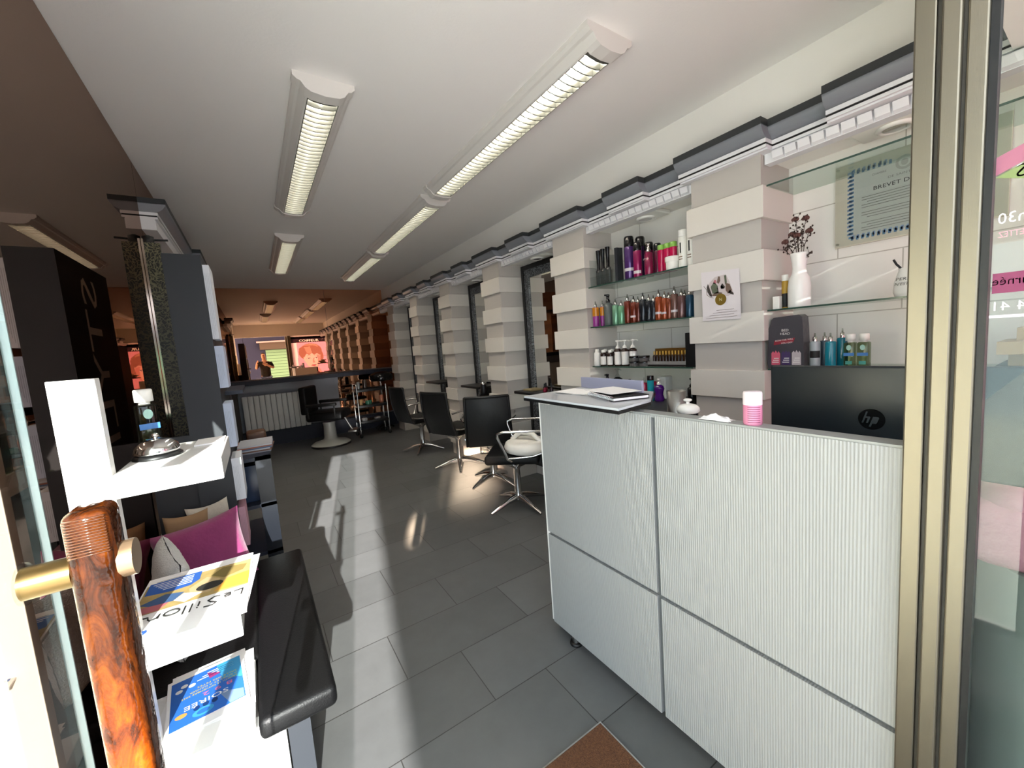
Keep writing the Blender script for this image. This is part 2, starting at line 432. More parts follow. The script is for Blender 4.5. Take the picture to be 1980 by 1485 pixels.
# ------------------------------------------------------------------ framed niche mirrors and their trays
ORN = ornate('ornate_frame', '#17181a', '#6b6e72', 46., .1)
ORN2 = ornate('ornate_strip', '#1c1c18', '#6f6a50', 55., .1)
ml = ['nearest ornate black framed mirror, beside the counter end', 'second ornate black framed mirror from the counter', 'third ornate black framed mirror from the counter', 'farthest ornate black framed mirror']
for (a, b), l in zip(niches[2:6], ml):
    y0, y1, x = a + .045, b - .03, XN - .005
    t = thing('wall_mirror', l, 'mirror', (x, (y0 + y1) / 2, .12), 0, 'ornate framed mirrors in the niches'); B = t.location
    m = MB()
    for (p, q, r, s_) in ((y0, y1, 2.19, 2.235), (y0, y1, .12, .17), (y0, y0 + .04, .17, 2.19), (y1 - .04, y1, .17, 2.19)): m.box(x - .05, x, p, q, r, s_)
    m.build('frame', BLACK, t, B)
    m = MB()
    for (p, q, r, s_) in ((y0 + .04, y1 - .04, 2.11, 2.19), (y0 + .04, y1 - .04, .17, .25), (y0 + .04, y0 + .11, .25, 2.11), (y1 - .11, y1 - .04, .25, 2.11)): m.box(x - .042, x, p, q, r, s_)
    m.build('ornate_border', ORN, t, B)
    MB().box(x - .03, x - .002, y0 + .11, y1 - .11, .25, 2.11).build('mirror_glass', MIRROR, t, B)
tl = ['small black tray shelf on the nearest framed mirror', 'small black tray shelf on the second framed mirror', 'small black tray shelf on the third framed mirror']
TRAYS = []
for (a, b), l in zip(niches[2:5], tl):
    c = (a + b) / 2
    t = thing('tray_shelf', l, 'shelf', (2.3, c, .95), 0, 'tray shelves on the framed mirrors')
    MB().rbox(-.16, .12, -.24, .24, 0, .028, .01).build('tray', BLACK, t)
    MB().box(.05, .14, -.03, .03, -.25, 0).build('bracket', BLACK, t)
    TRAYS.append(c)
for (x, y, l, c) in ((2.24, 2.92, 'red nail polish bottle on the nearest tray', '#7a1830'), (2.27, 2.86, 'dark bottle beside the red nail polish on the nearest tray', '#2b1d24'), (2.3, 2.98, 'wine coloured little bottle at the back of the nearest tray', '#55202a')):
    t = thing('polish_bottle', l, 'bottle', (x, y, .978), 0, 'little bottles on the nearest tray')
    MB().lathe((0, 0, 0), [(.016, 0), (.018, .004), (.018, .03), (.008, .04), (.008, .046)]).build('body', mat('polish' + c[1:], c, .15), t)
    MB().lathe((0, 0, .044), [(.01, 0), (.008, .035)]).build('cap', BLACK, t)
m = MB().rbox(2.2, 2.34, 3.08, 3.22, .978, .995, .004); one('comb_box', 'flat tan box lying on the nearest tray', 'box', m, mat('tan_card', '#8a7a58', .6))
t = thing('hair_dryer', 'black hair dryer hanging at the second tray', 'hair dryer', (2.17, 3.98, .80))
MB().lathe((0, 0, .07), [(.0, 0), (.035, .01), (.042, .05), (.036, .1), (.028, .15)], 16).build('barrel', BLACK, t)
MB().tube([(0, 0, .13), (-.05, .02, .09), (-.1, .03, .02)], [.02, .018, .017]).build('handle', BLACK, t)
MB().lathe((0, 0, .21), [(.03, 0), (.03, .01), (.012, .028)], 16).build('nozzle', CHROME, t)

# ------------------------------------------------------------------ product shelves
def glass_shelf(y0, y1, z, l, g):
    t = thing('glass_shelf', l, 'shelf', (2.35, (y0 + y1) / 2, z), 0, g); B = t.location
    MB().box(2.202, XN - .004, y0, y1, z, z + .008).build('pane', GLASS_SHELF, t, B)
    MB().box(2.2, 2.2018, y0, y1, z, z + .008).build('polished_edge', GLASS_EDGE, t, B)
    return t
SH = [1.831, 1.531, 1.229]
for z, l in zip(SH, ('top glass shelf of the hair product niche', 'middle glass shelf of the hair product niche', 'lowest glass shelf of the hair product niche')):
    glass_shelf(1.403, 2.243, z - .008, l, 'glass shelves of the product niche')
for z, l in zip((2.13, 1.524, 1.226), ('empty top glass shelf above the diploma', 'glass shelf carrying the white vase', 'glass shelf carrying the dark pouch')):
    glass_shelf(-.1, .987, z - .008, l, 'glass shelves of the diploma niche')

SILV = mat('silver_cap', '#d6d4d0', .14, 1.)
def pm(c, rough=.22, metal=0.): return mat('plastic_%s_%d' % (c.lstrip('#'), int(metal * 10)), c, rough, metal, coat=.3)
def bottle(kind, l, x, y, z, w, h, body, cap, lab=None, group=None, name='bottle', cat='bottle', rz=0.):
    t = thing(name, l, cat, (x, y, z), rz, group); r = w / 2; n = 20
    if kind == 'can':
        MB().lathe((0, 0, 0), [(r * .92, 0), (r, .006), (r, h * .74), (r * .9, h * .77)], n).build('body', body, t)
        MB().lathe((0, 0, h * .74), [(r * .95, 0), (r * .98, .01), (r * .94, h * .22), (r * .8, h * .255), (0, h * .26)], n).build('cap', cap, t)
    elif kind == 'serum':
        hb = h * .76
        MB().lathe((0, 0, 0), [(r * .94, 0), (r, .004), (r, hb * .96), (r * .86, hb), (r * .4, hb * 1.01)], n).build('body', body, t)
        MB().lathe((0, 0, hb), [(r * .42, 0), (r * .42, h * .13), (r * .2, h * .135), (r * .14, h * .235), (0, h * .24)], 16).build('cap', cap, t)
    elif kind == 'spray':
        hb = h * .72
        MB().lathe((0, 0, 0), [(r * .94, 0), (r, .004), (r, hb * .93), (r * .5, hb), (r * .45, hb * 1.03)], n).build('body', body, t)
        m = MB().lathe((0, 0, hb), [(r * .5, 0), (r * .5, h * .08), (r * .36, h * .1), (r * .34, h * .2), (r * .44, h * .21), (r * .4, h * .27), (0, h * .28)], 16)
        m.box(-r * .95, -r * .2, -r * .14, r * .14, h * .94, h * .985); m.build('spray_head', cap, t)
    elif kind == 'pump':
        hb = h * .68
        MB().lathe((0, 0, 0), [(r * .94, 0), (r, .004), (r, hb * .9), (r * .6, hb * .97), (r * .4, hb)], n).build('body', body, t)
        m = MB().lathe((0, 0, hb), [(r * .55, 0), (r * .55, h * .05), (r * .3, h * .1), (r * .16, h * .12), (r * .16, h * .24), (r * .5, h * .26), (r * .5, h * .31), (0, h * .32)], 16)
        m.tube([(0, 0, h * .97), (-r * .3, -r * 1.0, h * .965), (-r * .4, -r * 1.35, h * .94)], r * .14, 8); m.build('pump', cap, t)
    elif kind == 'flip':
        hb = h * .84
        MB().lathe((0, 0, 0), [(r * .94, 0), (r, .004), (r, hb * .86), (r * .85, hb * .95), (r * .6, hb)], n).build('body', body, t)
        MB().lathe((0, 0, hb), [(r * .62, 0), (r * .62, h * .12), (r * .5, h * .16), (0, h * .16)], 16).build('cap', cap, t)
    elif kind == 'tall':
        MB().lathe((0, 0, 0), [(r * .95, 0), (r, .004), (r, h * .82)], n).build('body', body, t)
        MB().lathe((0, 0, h * .825), [(r, 0), (r, h * .16), (r * .93, h * .175), (0, h * .175)], n).build('cap', cap, t)
    elif kind == 'jar':
        MB().lathe((0, 0, 0), [(r * .8, 0), (r * .86, .004), (r * .9, h * .62)], n).build('body', body, t)
        MB().lathe((0, 0, h * .62), [(r, 0), (r, h * .34), (r * .95, h * .38), (0, h * .38)], n).build('lid', cap, t)
    elif kind == 'curvy':
        MB().lathe((0, 0, 0), [(r * .8, 0), (r * .95, .006), (r, h * .1), (r * .72, h * .3), (r * .8, h * .42), (r, h * .56), (r * .8, h * .68), (r * .35, h * .74)], n).build('body', body, t)
        m = MB().lathe((0, 0, h * .74), [(r * .4, 0), (r * .4, h * .08), (r * .14, h * .1), (r * .14, h * .2), (r * .4, h * .21), (r * .36, h * .26), (0, h * .26)], 14); m.build('pump', cap, t)
    if lab:
        lm, z0, z1 = lab
        MB().lathe((0, 0, 0), [(r * 1.006, h * z0), (r * 1.006, h * z1)], 14, 0, 1, 1, PI - 1.1 + .35, PI + 1.1 + .35).build('label', lm, t)
    return t
LB = mat('label_pale', '#c9c3c6', .5); LW = mat('label_white', '#e4e0dc', .5); LY = mat('label_yellow', '#c98a1e', .4)
BK = pm('#0e0d10'); X0 = 2.275
G1 = 'hair products on the top glass shelf'; G2 = 'bottles in a row on the middle glass shelf'; G3 = 'bottles and jars on the lowest glass shelf'
z = SH[0]
bottle('can', 'tall purple hairspray can with black cap', X0, 1.905, z, .07, .297, pm('#4a2a66', .2, .3), BK, (LB, .2, .27), G1, 'spray_can', 'spray can')
bottle('can', 'dark purple hairspray can behind the tall purple one', X0 + .05, 1.85, z, .066, .285, pm('#35204a', .2, .3), BK, None, G1, 'spray_can', 'spray can')
bottle('can', 'magenta styling can just right of the tall purple can', X0 - .01, 1.828, z, .058, .239, pm('#8a1550', .2, .2), BK, (LB, .12, .2), G1, 'spray_can', 'spray can')
bottle('can', 'wine red styling can behind the trigger spray', X0 + .03, 1.765, z, .062, .225, pm('#6a1440', .2, .2), BK, None, G1, 'spray_can', 'spray can')
t = bottle('spray', 'magenta trigger spray bottle with silver head', X0 - .02, 1.73, z, .056, .209, pm('#7c1840', .2, .2), SILV, None, G1, 'spray_bottle')
MB().text('STYLE', .014, (X0 - .0492, 1.752, z + .1), (0, -1, 0), (0, 0, 1), 0, .045).build('lettering', LB, t, t.location)
bottle('can', 'dark wine can right of the trigger spray', X0 + .02, 1.69, z, .05, .2, pm('#54152f', .2, .2), BK, None, G1, 'spray_can', 'spray can')
GRN = pm('#7fae4a', .35); PK = pm('#b51548', .2)
for y, l in ((1.655, 'left bright pink bottle with green cap'), (1.61, 'middle bright pink bottle with green cap'), (1.567, 'right bright pink bottle with green cap')):
    bottle('tall', l, X0 + .01, y, z, .046, .178, PK, GRN, None, G1)
bottle('jar', 'round white plastic tub with lid in front of the pink bottles', X0 - .03, 1.55, z, .084, .081, WHITE_PL, WHITE_PL, None, G1, 'jar', 'jar')
TXT = mat('print_brown', '#6b5138', .6); INK = mat('print_black', '#1a1a1a', .6)
for y, l in ((1.487, 'left tall white bottle beside the card pillar'), (1.43, 'right tall white bottle beside the card pillar')):
    t = bottle('tall', l, X0 - .01, y, z, .052, .226, WHITE_PL, WHITE_GL, None, G1)
    MB().box(-.0275, -.0262, -.004, .004, .09, .15, 0).box(-.0275, -.0262, -.012, .012, .05, .055, 1).box(-.0275, -.0262, -.012, .012, .065, .07, 1).build('lettering', [INK, TXT], t)
# clear pack of brushes
t = thing('brush_display', 'clear plastic display box holding black hair brushes', 'display box', (2.27, 2.13, z), 0)
m = MB(); B = (0, 0, 0)
m.box(-.06, .06, -.1, .1, 0, .003).box(-.06, -.057, -.1, .1, 0, .07).box(-.06, .06, .098, .1, 0, .2).box(-.06, .06, -.1, -.098, 0, .2).box(.057, .06, -.1, .1, 0, .22); m.build('box', PLASTIC_C, t)
for y, l in ((2.195, 'left black paddle brush in the clear display box'), (2.14, 'middle black paddle brush in the clear display box'), (2.08, 'right black paddle brush in the clear display box')):
    t = thing('hair_brush', l, 'hair brush', (2.26 - (2.14 - y) * .2, y, z + .004), 0, 'black brushes in the clear display box')
    MB().rbox(-.012, .012, -.025, .025, .004, .12, .011).build('head', mat('brush_head', '#3b3f3e', .4), t)
    MB().tube([(0, 0, .1), (0, 0, .13), (0, 0, .19), (0, 0, .262)], [.02, .012, .014, .018], 12).build('handle', BK, t)
one('brush_box', 'slim dark box standing right of the brush display', 'box', MB().box(2.24, 2.3, 1.985, 2.008, z, z + .24), mat('box_dark', '#22242a', .4))
one('clear_sleeve', 'empty clear plastic sleeve standing beside the slim dark box', 'packaging', MB().box(2.25, 2.3, 1.955, 1.978, z, z + .235), PLASTIC_C)

z = SH[1]
for y, l in ((2.235, 'left orange and purple two tone bottle'), (2.198, 'right orange and purple two tone bottle')):
    t = bottle('serum', l, X0 - .02 + (2.235 - y), y, z, .05 if y > 2.21 else .04, .195, pm('#8a2f80', .25), SILV, None, G2)
    MB().lathe((0, 0, 0), [(.0254 if y > 2.21 else .0204, .08), (.0254 if y > 2.21 else .0204, .146)], 20).build('upper_band', pm('#c07a1c', .25), t)
bottle('spray', 'small dark grey spray bottle behind the big grey one', X0 + .03, 2.165, z, .046, .157, pm('#3f4444', .5), BK, None, G2, 'spray_bottle')
bottle('spray', 'large matt grey spray bottle with black head', X0 - .01, 2.113, z, .066, .233, pm('#4d5352', .5), BK, None, G2, 'spray_bottle')
seq = [(2.042, .052, .188, '#6f9c80', 'left pale green bottle'), (1.988, .05, .172, '#6aa07c', 'right pale green bottle'),
       (1.93, .05, .206, '#6e2a1c', 'first rust red bottle right of the green pair'), (1.876, .05, .187, '#6a2818', 'second rust red bottle right of the green pair'), (1.838, .04, .179, '#5d2418', 'third rust red bottle right of the green pair'),
       (1.797, .05, .198, '#23262c', 'left black bottle on the middle shelf'), (1.75, .05, .18, '#1d2026', 'middle black bottle on the middle shelf'), (1.713, .042, .168, '#20222a', 'right black bottle on the middle shelf'),
       (1.672, .048, .2, '#8e3f1e', 'left orange brown bottle'), (1.628, .046, .182, '#8e3f1e', 'middle orange brown bottle'), (1.594, .04, .172, '#7c3820', 'right orange brown bottle'),
       (1.556, .047, .203, '#6f5048', 'taller taupe bottle on the middle shelf'), (1.507, .05, .18, '#6a4a48', 'shorter taupe bottle on the middle shelf'),
       (1.452, .048, .176, '#24455c', 'left blue bottle next to the card pillar'), (1.407, .042, .15, '#2c4a5e', 'right blue bottle next to the card pillar')]
for y, w, h, c, l in seq:
    bottle('serum', l, X0 - .01, y, z, w, h, pm(c, .2, .35), SILV, (LB, .2, .27) if c in ('#8e3f1e', '#6a2818', '#6f5048') else None, G2)
for y, h, c, l in ((1.96, .17, '#5d2418', 'short rust bottle in the second row behind the red ones'), (1.85, .165, '#5d2418', 'second row rust bottle behind the middle red bottle'),
                   (1.775, .16, '#20222a', 'second row black bottle behind the black ones'), (1.65, .178, '#7c3820', 'second row orange brown bottle'), (1.53, .176, '#5c4440', 'second row taupe bottle'), (1.432, .15, '#22384a', 'second row blue bottle')):
    bottle('serum', l, X0 + .06, y, z, .046, h, pm(c, .2, .35), SILV, None, G2)

z = SH[2]; AMB = mat('amber_bottle', '#2a1a16', .15)
for i, (y, w, h, b, x, l) in enumerate(((2.232, .052, .128, LW, 0, 'leftmost small bottle with white cap, all white'), (2.2, .045, .126, AMB, .06, 'white capped bottle behind the leftmost one'),
        (2.163, .052, .122, AMB, 0, 'second front bottle with white cap and white label'), (2.13, .045, .124, AMB, .06, 'white capped bottle behind the second front one'), (2.096, .05, .12, AMB, 0, 'third front bottle with white cap and white label'))):
    bottle('flip', l, X0 - .03 + x, y, z, w, h, b, WHITE_PL, (LW, .08, .6), G3)
for y, x, l in ((2.03, 0, 'left white pump bottle on the lowest shelf'), (1.97, .005, 'middle white pump bottle on the lowest shelf'), (1.918, .03, 'right white pump bottle on the lowest shelf')):
    bottle('pump', l, X0 - .02 + x, y, z, .058, .189, AMB, WHITE_PL, (LW, .05, .55), G3, 'pump_bottle', rz=.5)
for k, (y, dz, l) in enumerate(((1.872, 0, 'lower left dark lidded jar'), (1.79, 0, 'lower right dark lidded jar'), (1.872, .0365, 'upper left dark lidded jar, stacked'), (1.79, .0365, 'upper right dark lidded jar, stacked'))):
    bottle('jar', l, X0 - .03, y, z + dz, .078, .036, mat('jar_grey', '#6c6866', .3), BK, None, G3, 'jar', 'jar')
t = thing('ampoule_tray', 'tray of small amber ampoules with golden card behind', 'tray', (2.28, 1.6, z)); B = (0, 0, 0)
MB().rbox(-.05, .05, -.15, .15, 0, .026, .004).build('base', mat('tray_dark', '#221a1c', .35), t)
MB().box(.02, .024, -.14, .14, .026, .115).build('backing_card', mat('gold_card', '#6b4a1c', .4, .3), t)
MB().box(-.052, -.05, -.15, .15, .012, .034).build('front_strip', mat('tray_strip', '#8a8684', .3), t)
for i in range(11):
    yy = -.115 + .023 * i
    t2 = thing('ampoule', 'little amber ampoule with pale tip standing in the tray', 'ampoule', (2.255, 1.6 + yy, z + .026), 0, 'ampoules in the tray')
    MB().lathe((0, 0, 0), [(.009, 0), (.009, .042), (.004, .05)], 10).build('body', AMB, t2)
    MB().lathe((0, 0, .05), [(.004, 0), (.004, .022), (.0, .026)], 8).build('tip', mat('amp_tip', '#c79a3c', .3), t2)
one('black_box', 'upright black box at the right end of the lowest shelf', 'box', MB().rbox(2.21, 2.33, 1.385, 1.455, z, z + .208, .003), BLACK)

# back worktop and its bottles
t = thing('back_worktop', 'low white cabinet under the product niche', 'cabinet', (2.3, 1.82, 0)); B = t.location
MB().box(2.0, XN - .004, 1.405, 2.24, .02, .965).build('body', WHITE, t, B)
MB().rbox(1.97, XN - .003, 1.403, 2.242, .965, .995, .004).build('worktop', mat('worktop_dark', '#2b2c2e', .4), t, B)
G4 = 'bottles on the back worktop'; z = .995; GR = pm('#2d3033', .4)
bottle('spray', 'dark grey spray bottle at the left of the back worktop', X0, 2.165, z, .058, .168, GR, BK, None, G4, 'spray_bottle')
t = bottle('pump', 'square black perfume like bottle with clear pump', X0 + .03, 2.09, z, .075, .21, pm('#131216'), PLASTIC_C, None, G4)
bottle('spray', 'grey spray bottle behind the grey folder', X0 - .08, 1.88, z, .045, .147, pm('#7a7c7e', .4), BK, None, G4, 'spray_bottle')
bottle('serum', 'left red bottle with clear cap', X0 - .02, 1.805, z, .05, .155, pm('#9a1238'), PLASTIC_C, None, G4)
bottle('serum', 'right red bottle with clear cap', X0 + .03, 1.77, z, .05, .16, pm('#9a1238'), PLASTIC_C, None, G4)
bottle('tall', 'turquoise bottle with long black cap', X0 - .04, 1.737, z, .045, .17, pm('#1a9aa8'), BK, (LW, .12, .3), G4)
bottle('curvy', 'purple curvy bottle with white pump', X0 - .03, 1.678, z, .068, .15, pm('#45126e', .1), WHITE_PL, None, G4)
one('white_dispenser', 'white dispenser box behind the purple bottle', 'dispenser', MB().rbox(2.33, 2.41, 1.69, 1.76, z, z + .155, .008), WHITE_PL)
bottle('pump', 'tall black square pump bottle beside the card pillar', X0 - .04, 1.435, z, .05, .165, pm('#101012'), BK, None, G4)
bottle('flip', 'black gel bottle behind the tall black pump', X0 + .06, 1.43, z, .055, .21, pm('#1a1a1c'), mat('olive_cap', '#45452e', .4), None, G4)

# ------------------------------------------------------------------ diploma niche
z = 1.524
t = thing('vase', 'tall white porcelain vase of dried flowers', 'vase', (2.29, .882, z))
MB().lathe((0, 0, 0), [(.044, 0), (.047, .006), (.0475, .1), (.043, .14), (.031, .165), (.028, .19), (.03, .215), (.037, .255), (.0385, .262), (.034, .26), (.026, .22), (.024, .19), (.03, .15), (.0, .12)], 32).build('body', WHITE_GL, t)
ST = mat('dry_stem', '#3a2a22', .8); HD = mat('dry_petal', '#5b3a34', .85, var=.3, vscale=60); LF = mat('dry_leaf', '#4a3a2c', .9)
FL = [((.0, -.028, .42), 'tallest dried rose, right of centre in the vase'), ((-.01, .012, .425), 'tall dried rose beside the tallest one'), ((.0, .03, .36), 'dried rose at the left of the bunch'), ((-.02, -.05, .355), 'dried rose leaning right'),
      ((-.02, .0, .345), 'dried rose low in the middle'), ((.0, .06, .33), 'small drooping dried spray at the far left'), ((.01, .075, .3), 'lowest thin dried sprig reaching left'), ((-.01, -.045, .25), 'short bent dried sprig over the right rim')]
for (dx, dy, dz), l in FL:
    t = thing('dried_flower', l, 'dried flower', (2.29, .882, z + .2), 0, 'dried flowers in the white vase')
    e = Vector((dx, dy, dz - .2)); mid = Vector((dx * .3, dy * .45, (dz - .2) * .55))
    m = MB().tube([(0, dy * .2, 0.01), mid, e], [.0016, .0014, .001], 6)
    for k in range(12):
        f_ = .4 + .055 * k; p = mid.lerp(e, max(0, (f_ - .4) / .6)); q = p + Vector((random.uniform(-.02, .02), random.uniform(-.028, .028), random.uniform(.005, .03)))
        m.tube([p, q], [.0011, .0007], 5); m.ball(q, (.004, .004, .005), 4)
    m.build('stem', ST, t)
    if dz > .32:
        m = MB()
        for k in range(9):
            a = k * 2.4; rr = .0025 + .0013 * k
            m.ball((e.x + rr * math.cos(a), e.y + rr * math.sin(a), e.z + .004 - .0009 * k), (.007, .007, .009), 5)
        m.build('bloom', HD, t)
t = bottle('tall', 'slim yellow tube behind the white vase', 2.30, .948, z, .03, .17, mat('yellow_tube', '#b08a2c', .4), WHITE_PL, (INK, .05, .45), None, 'tube', 'tube')
one('carton', 'small white carton at the pillar end of the vase shelf', 'box', MB().rbox(2.25, 2.285, .955, .985, z, z + .065, .002), WHITE_PL)
t = thing('pouch', 'white soft pouch with black lettering and a black strap', 'pouch', (2.28, .46, z)); B = t.location
m = MB(); n = 28
prof = [(.07, .03, 0), (.076, .034, .02), (.074, .03, .06), (.06, .02, .1), (.062, .014, .112)]
vs = [(2.28 + b_ * math.sin(q), .46 + a_ * math.cos(q), z + h_ + (.008 * math.cos(q) if h_ > .09 else 0)) for a_, b_, h_ in prof for q in [2 * PI * j / n for j in range(n)]]
m.add(vs, [(i * n + j, i * n + (j + 1) % n, (i + 1) * n + (j + 1) % n, (i + 1) * n + j) for i in range(4) for j in range(n)], 0, True); m.add(vs[-n:], [tuple(range(n))]); m.add(vs[:n], [tuple(range(n))[::-1]])
m.build('body', mat('pouch_white', '#dcd9d3', .7), t, B)
m = MB().text('PERSONNE', .016, (2.248, .522, z + .066), (0, -1, 0), (0, 0, 1), 0, .1, False, .25).text("N'EST PARFAIT", .016, (2.246, .525, z + .046), (0, -1, 0), (0, 0, 1), 0, .11, False, .25); m.build('lettering', INK, t, B)
MB().tube([(2.28, .5, z + .1), (2.27, .525, z + .135), (2.275, .535, z + .155)], .004, 6).build('strap', BLACK, t, B)

# diploma
t = thing('diploma', 'framed master craftsman diploma with a blue border', 'diploma', (XN - .012, .53, 1.8)); B = t.location
x = XN - .018
MB().box(x, XN - .004, .26, .802, 1.8, 2.18).build('mount', mat('diploma_mount', '#cfc6b4', .5), t, B)
m = MB().box(x - .001, x, .30, .742, 1.835, 2.137, 0)
U, V = (0, -1, 0), (0, 0, 1)
def wavy(y0, y1, z0, z1, n, wd):
    for k in range(n):
        f0, f1 = k / n, (k + 1) / n
        ya, yb, za, zb = y0 + (y1 - y0) * f0, y0 + (y1 - y0) * f1, z0 + (z1 - z0) * f0, z0 + (z1 - z0) * f1
        dy, dz = (wd, 0) if abs(z1 - z0) > abs(y1 - y0) else (0, wd)
        s_ = .003 * (1 if k % 2 else -1)
        m.quad([(x - .0016, ya - dy + s_, za - dz + s_), (x - .0016, yb - dy + s_, zb - dz + s_), (x - .0016, yb + dy + s_, zb + dz + s_), (x - .0016, ya + dy + s_, za + dz + s_)], 1 + k % 2)
wavy(.742, .742, 1.835, 2.137, 32, .009); wavy(.742, .30, 1.835, 1.835, 46, .009); wavy(.742, .6, 2.137, 2.137, 15, .009); wavy(.46, .3, 2.137, 2.137, 16, .009)
m.text('CHAMBRE', .013, (x - .002, .665, 2.095), U, V, 3, .05).text('DE METIERS', .013, (x - .002, .5, 2.095), U, V, 3, .07)
m.text('DE SAINT-BRIEUC', .013, (x - .002, .61, 2.065), U, V, 3, .14)
m.text('BREVET DE MAITRISE', .024, (x - .002, .66, 2.03), U, V, 4, .26)
for k in range(14):
    zz = 2.01 - .0115 * k; l0 = .7 - .02 * (k % 3 == 2); l1 = .33 + .05 * ((k * 7) % 5 == 1)
    if k in (5, 9): continue
    m.box(x - .0019, x - .0015, l1, l0, zz - .0012, zz + .0012, 3)
m.ell((0, 0), .03, .03, (x - .0019, .555, 2.115), U, V, 5).ell((0, 0), .02, .02, (x - .0022, .555, 2.115), U, V, 0).ell((0, 0), .012, .014, (x - .0025, .555, 2.115), U, V, 5)
m.build('certificate', [mat('cert_paper', '#b9bcb4', .5), mat('cert_blue', '#5d83a6', .5), mat('cert_blue2', '#8aa0be', .5), mat('cert_grey', '#7c7c76', .6), INK, mat('cert_seal', '#a5a79e', .5)], t, B)
MB().box(x - .006, x - .004, .262, .8, 1.802, 2.178).build('glazing', PLASTIC_C, t, B)
m = MB()
for yy, zz in ((.79, 1.815), (.79, 2.165), (.53, 1.815)): m.cyl((x - .009, yy, zz), (x, yy, zz), .006, None, 12)
m.build('clips', PLASTIC_C, t, B)

# dark pouch with the printing, and bottles
z = 1.226
t = thing('product_bag', 'dark grey upright product bag with three coloured panels', 'bag', (2.26, .913, z)); B = t.location
m = MB(); x = 2.215
m.prism([(.838, z), (.99, z), (.994, z + .03), (.988, z + .19), (.975, z + .245), (.965, z + .256), (.855, z + .262), (.842, z + .25), (.838, z + .2), (.832, z + .03)][::-1], 'x', x, x + .07)
m.build('body', mat('bag_grey', '#3f3c42', .35, bump=.25, bscale=25), t, B)
m = MB(); xx = x - .001
for y0, y1, q in ((.976, .936, 0), (.93, .89, 1), (.884, .845, 2)):
    m.shape([(0, 0), (y0 - y1, 0), (y0 - y1, .058), ((y0 - y1) * .8, .07), ((y0 - y1) * .7, .06), ((y0 - y1) * .5, .074), ((y0 - y1) * .35, .06), ((y0 - y1) * .2, .07), (0, .06)], (xx, y0, z + .018), (0, -1, 0), (0, 0, 1), q)
m.quad([(xx, .965, z + .118), (xx, .878, z + .13), (xx, .87, z + .152), (xx, .962, z + .14)], 4)
m.text('BED', .016, (xx - .0005, .93, z + .185), (0, -1, 0), (0, 0, 1), 3, .032).text('HEAD', .016, (xx - .0005, .936, z + .168), (0, -1, 0), (0, 0, 1), 3, .044)
m.text('HOW FAR WILL', .011, (xx - .0006, .958, z + .135), (0, -1, .1), (0, 0, 1), 3, .08).text('YOU GO?', .011, (xx - .0006, .932, z + .122), (0, -1, .1), (0, 0, 1), 3, .05)
for y0 in (.972, .926, .88):
    for k in range(3): m.box(xx - .0008, xx - .0003, y0 - .03, y0 - .004 * k, z + .03 + .01 * k, z + .034 + .01 * k, 3)
m.build('printing', [mat('bag_pink', '#c8586e', .5), mat('bag_violet', '#43305e', .5), mat('bag_pale', '#b2a8ac', .5), LW, mat('bag_red', '#8a2030', .5)], t, B)
G5 = 'bottles on the shelf beside the dark pouch'
bottle('serum', 'silver white bottle with chrome cap beside the dark bag', X0 - .02, .803, z, .043, .168, pm('#9aa0a4', .3), SILV, (INK, .3, .5), G5)
bottle('serum', 'grey blue bottle behind the silver white one', X0 + .04, .785, z, .043, .168, pm('#465562', .3), SILV, None, G5)
bottle('serum', 'front teal bottle with chrome cap', X0 - .02, .742, z, .042, .165, pm('#11788c', .2), SILV, None, G5)
bottle('serum', 'taller teal bottle behind the front teal one', X0 + .02, .71, z, .042, .182, pm('#0e6c80', .2), SILV, None, G5)
CLQ = glass('gel_liquid', '#b9c6a8', .9)
def gel(l, x, y, zz, k=1., g=G5):
    t = thing('gel_bottle', l, 'bottle', (x, y, zz), 0, g)
    MB().rbox(-.02 * k, .02 * k, -.02 * k, .02 * k, 0, .118 * k, .006 * k).build('body', CLQ, t)
    MB().lathe((0, 0, .118 * k), [(.011 * k, 0), (.011 * k, .006 * k), (.018 * k, .007 * k), (.018 * k, .034 * k), (.016 * k, .037 * k), (0, .037 * k)], 20).build('cap', WHITE_PL, t)
    MB().box(-.0208 * k, -.0204 * k, -.019 * k, .019 * k, .058 * k, .072 * k).build('label_band', mat('gel_blue', '#3d74b4', .4), t)
    MB().ell((0, .095 * k), .009 * k, .012 * k, (-.0208 * k, 0, 0), (0, -1, 0), (0, 0, 1)).build('emblem', mat('gel_mint', '#9cc4b8', .4), t)
    MB().box(-.0208 * k, -.0204 * k, -.012 * k, .012 * k, .02 * k, .035 * k).build('lower_label', mat('gel_teal', '#3f8f86', .4), t)
    return t
gel('left clear gel bottle with white cap', X0 - .02, .668, z); gel('right clear gel bottle with white cap', X0 - .02, .62, z)

# card taped to the pillar
t = thing('thank_you_card', 'white photo card with gold seal taped to the nearest pillar', 'card', (2.17, 1.205, 1.49)); B = t.location
x = 2.166
MB().quad([(x, 1.31, 1.497), (x, 1.1, 1.493), (x, 1.105, 1.752), (x, 1.315, 1.768)]).quad([(x + .002, 1.31, 1.497), (x + .002, 1.1, 1.493), (x + .002, 1.105, 1.752), (x + .002, 1.315, 1.768)]).build('sheet', mat('card_paper', '#d8d0d2', .6), t, B)
U, V = (0, -1, 0), (0, 0, 1); O = (x - .0008, 1.205, 1.63)
m = MB()
CC = [mat('ph_dark', '#38302c', .6), mat('ph_green', '#59604e', .6), mat('ph_pink', '#b06a70', .6), mat('ph_pale', '#c3b6b6', .6), mat('ph_brown', '#6e5a4e', .6), mat('gold_seal', '#a08338', .3, .6), mat('seal_line', '#e4d79c', .4)]
m.shape([(-.075, .045), (-.06, .075), (-.03, .1), (.03, .105), (.05, .06), (.07, 0), (.04, -.012), (-.045, 0), (-.06, .015)], O, U, V, 3)
O2 = (x - .0012, 1.205, 1.63)
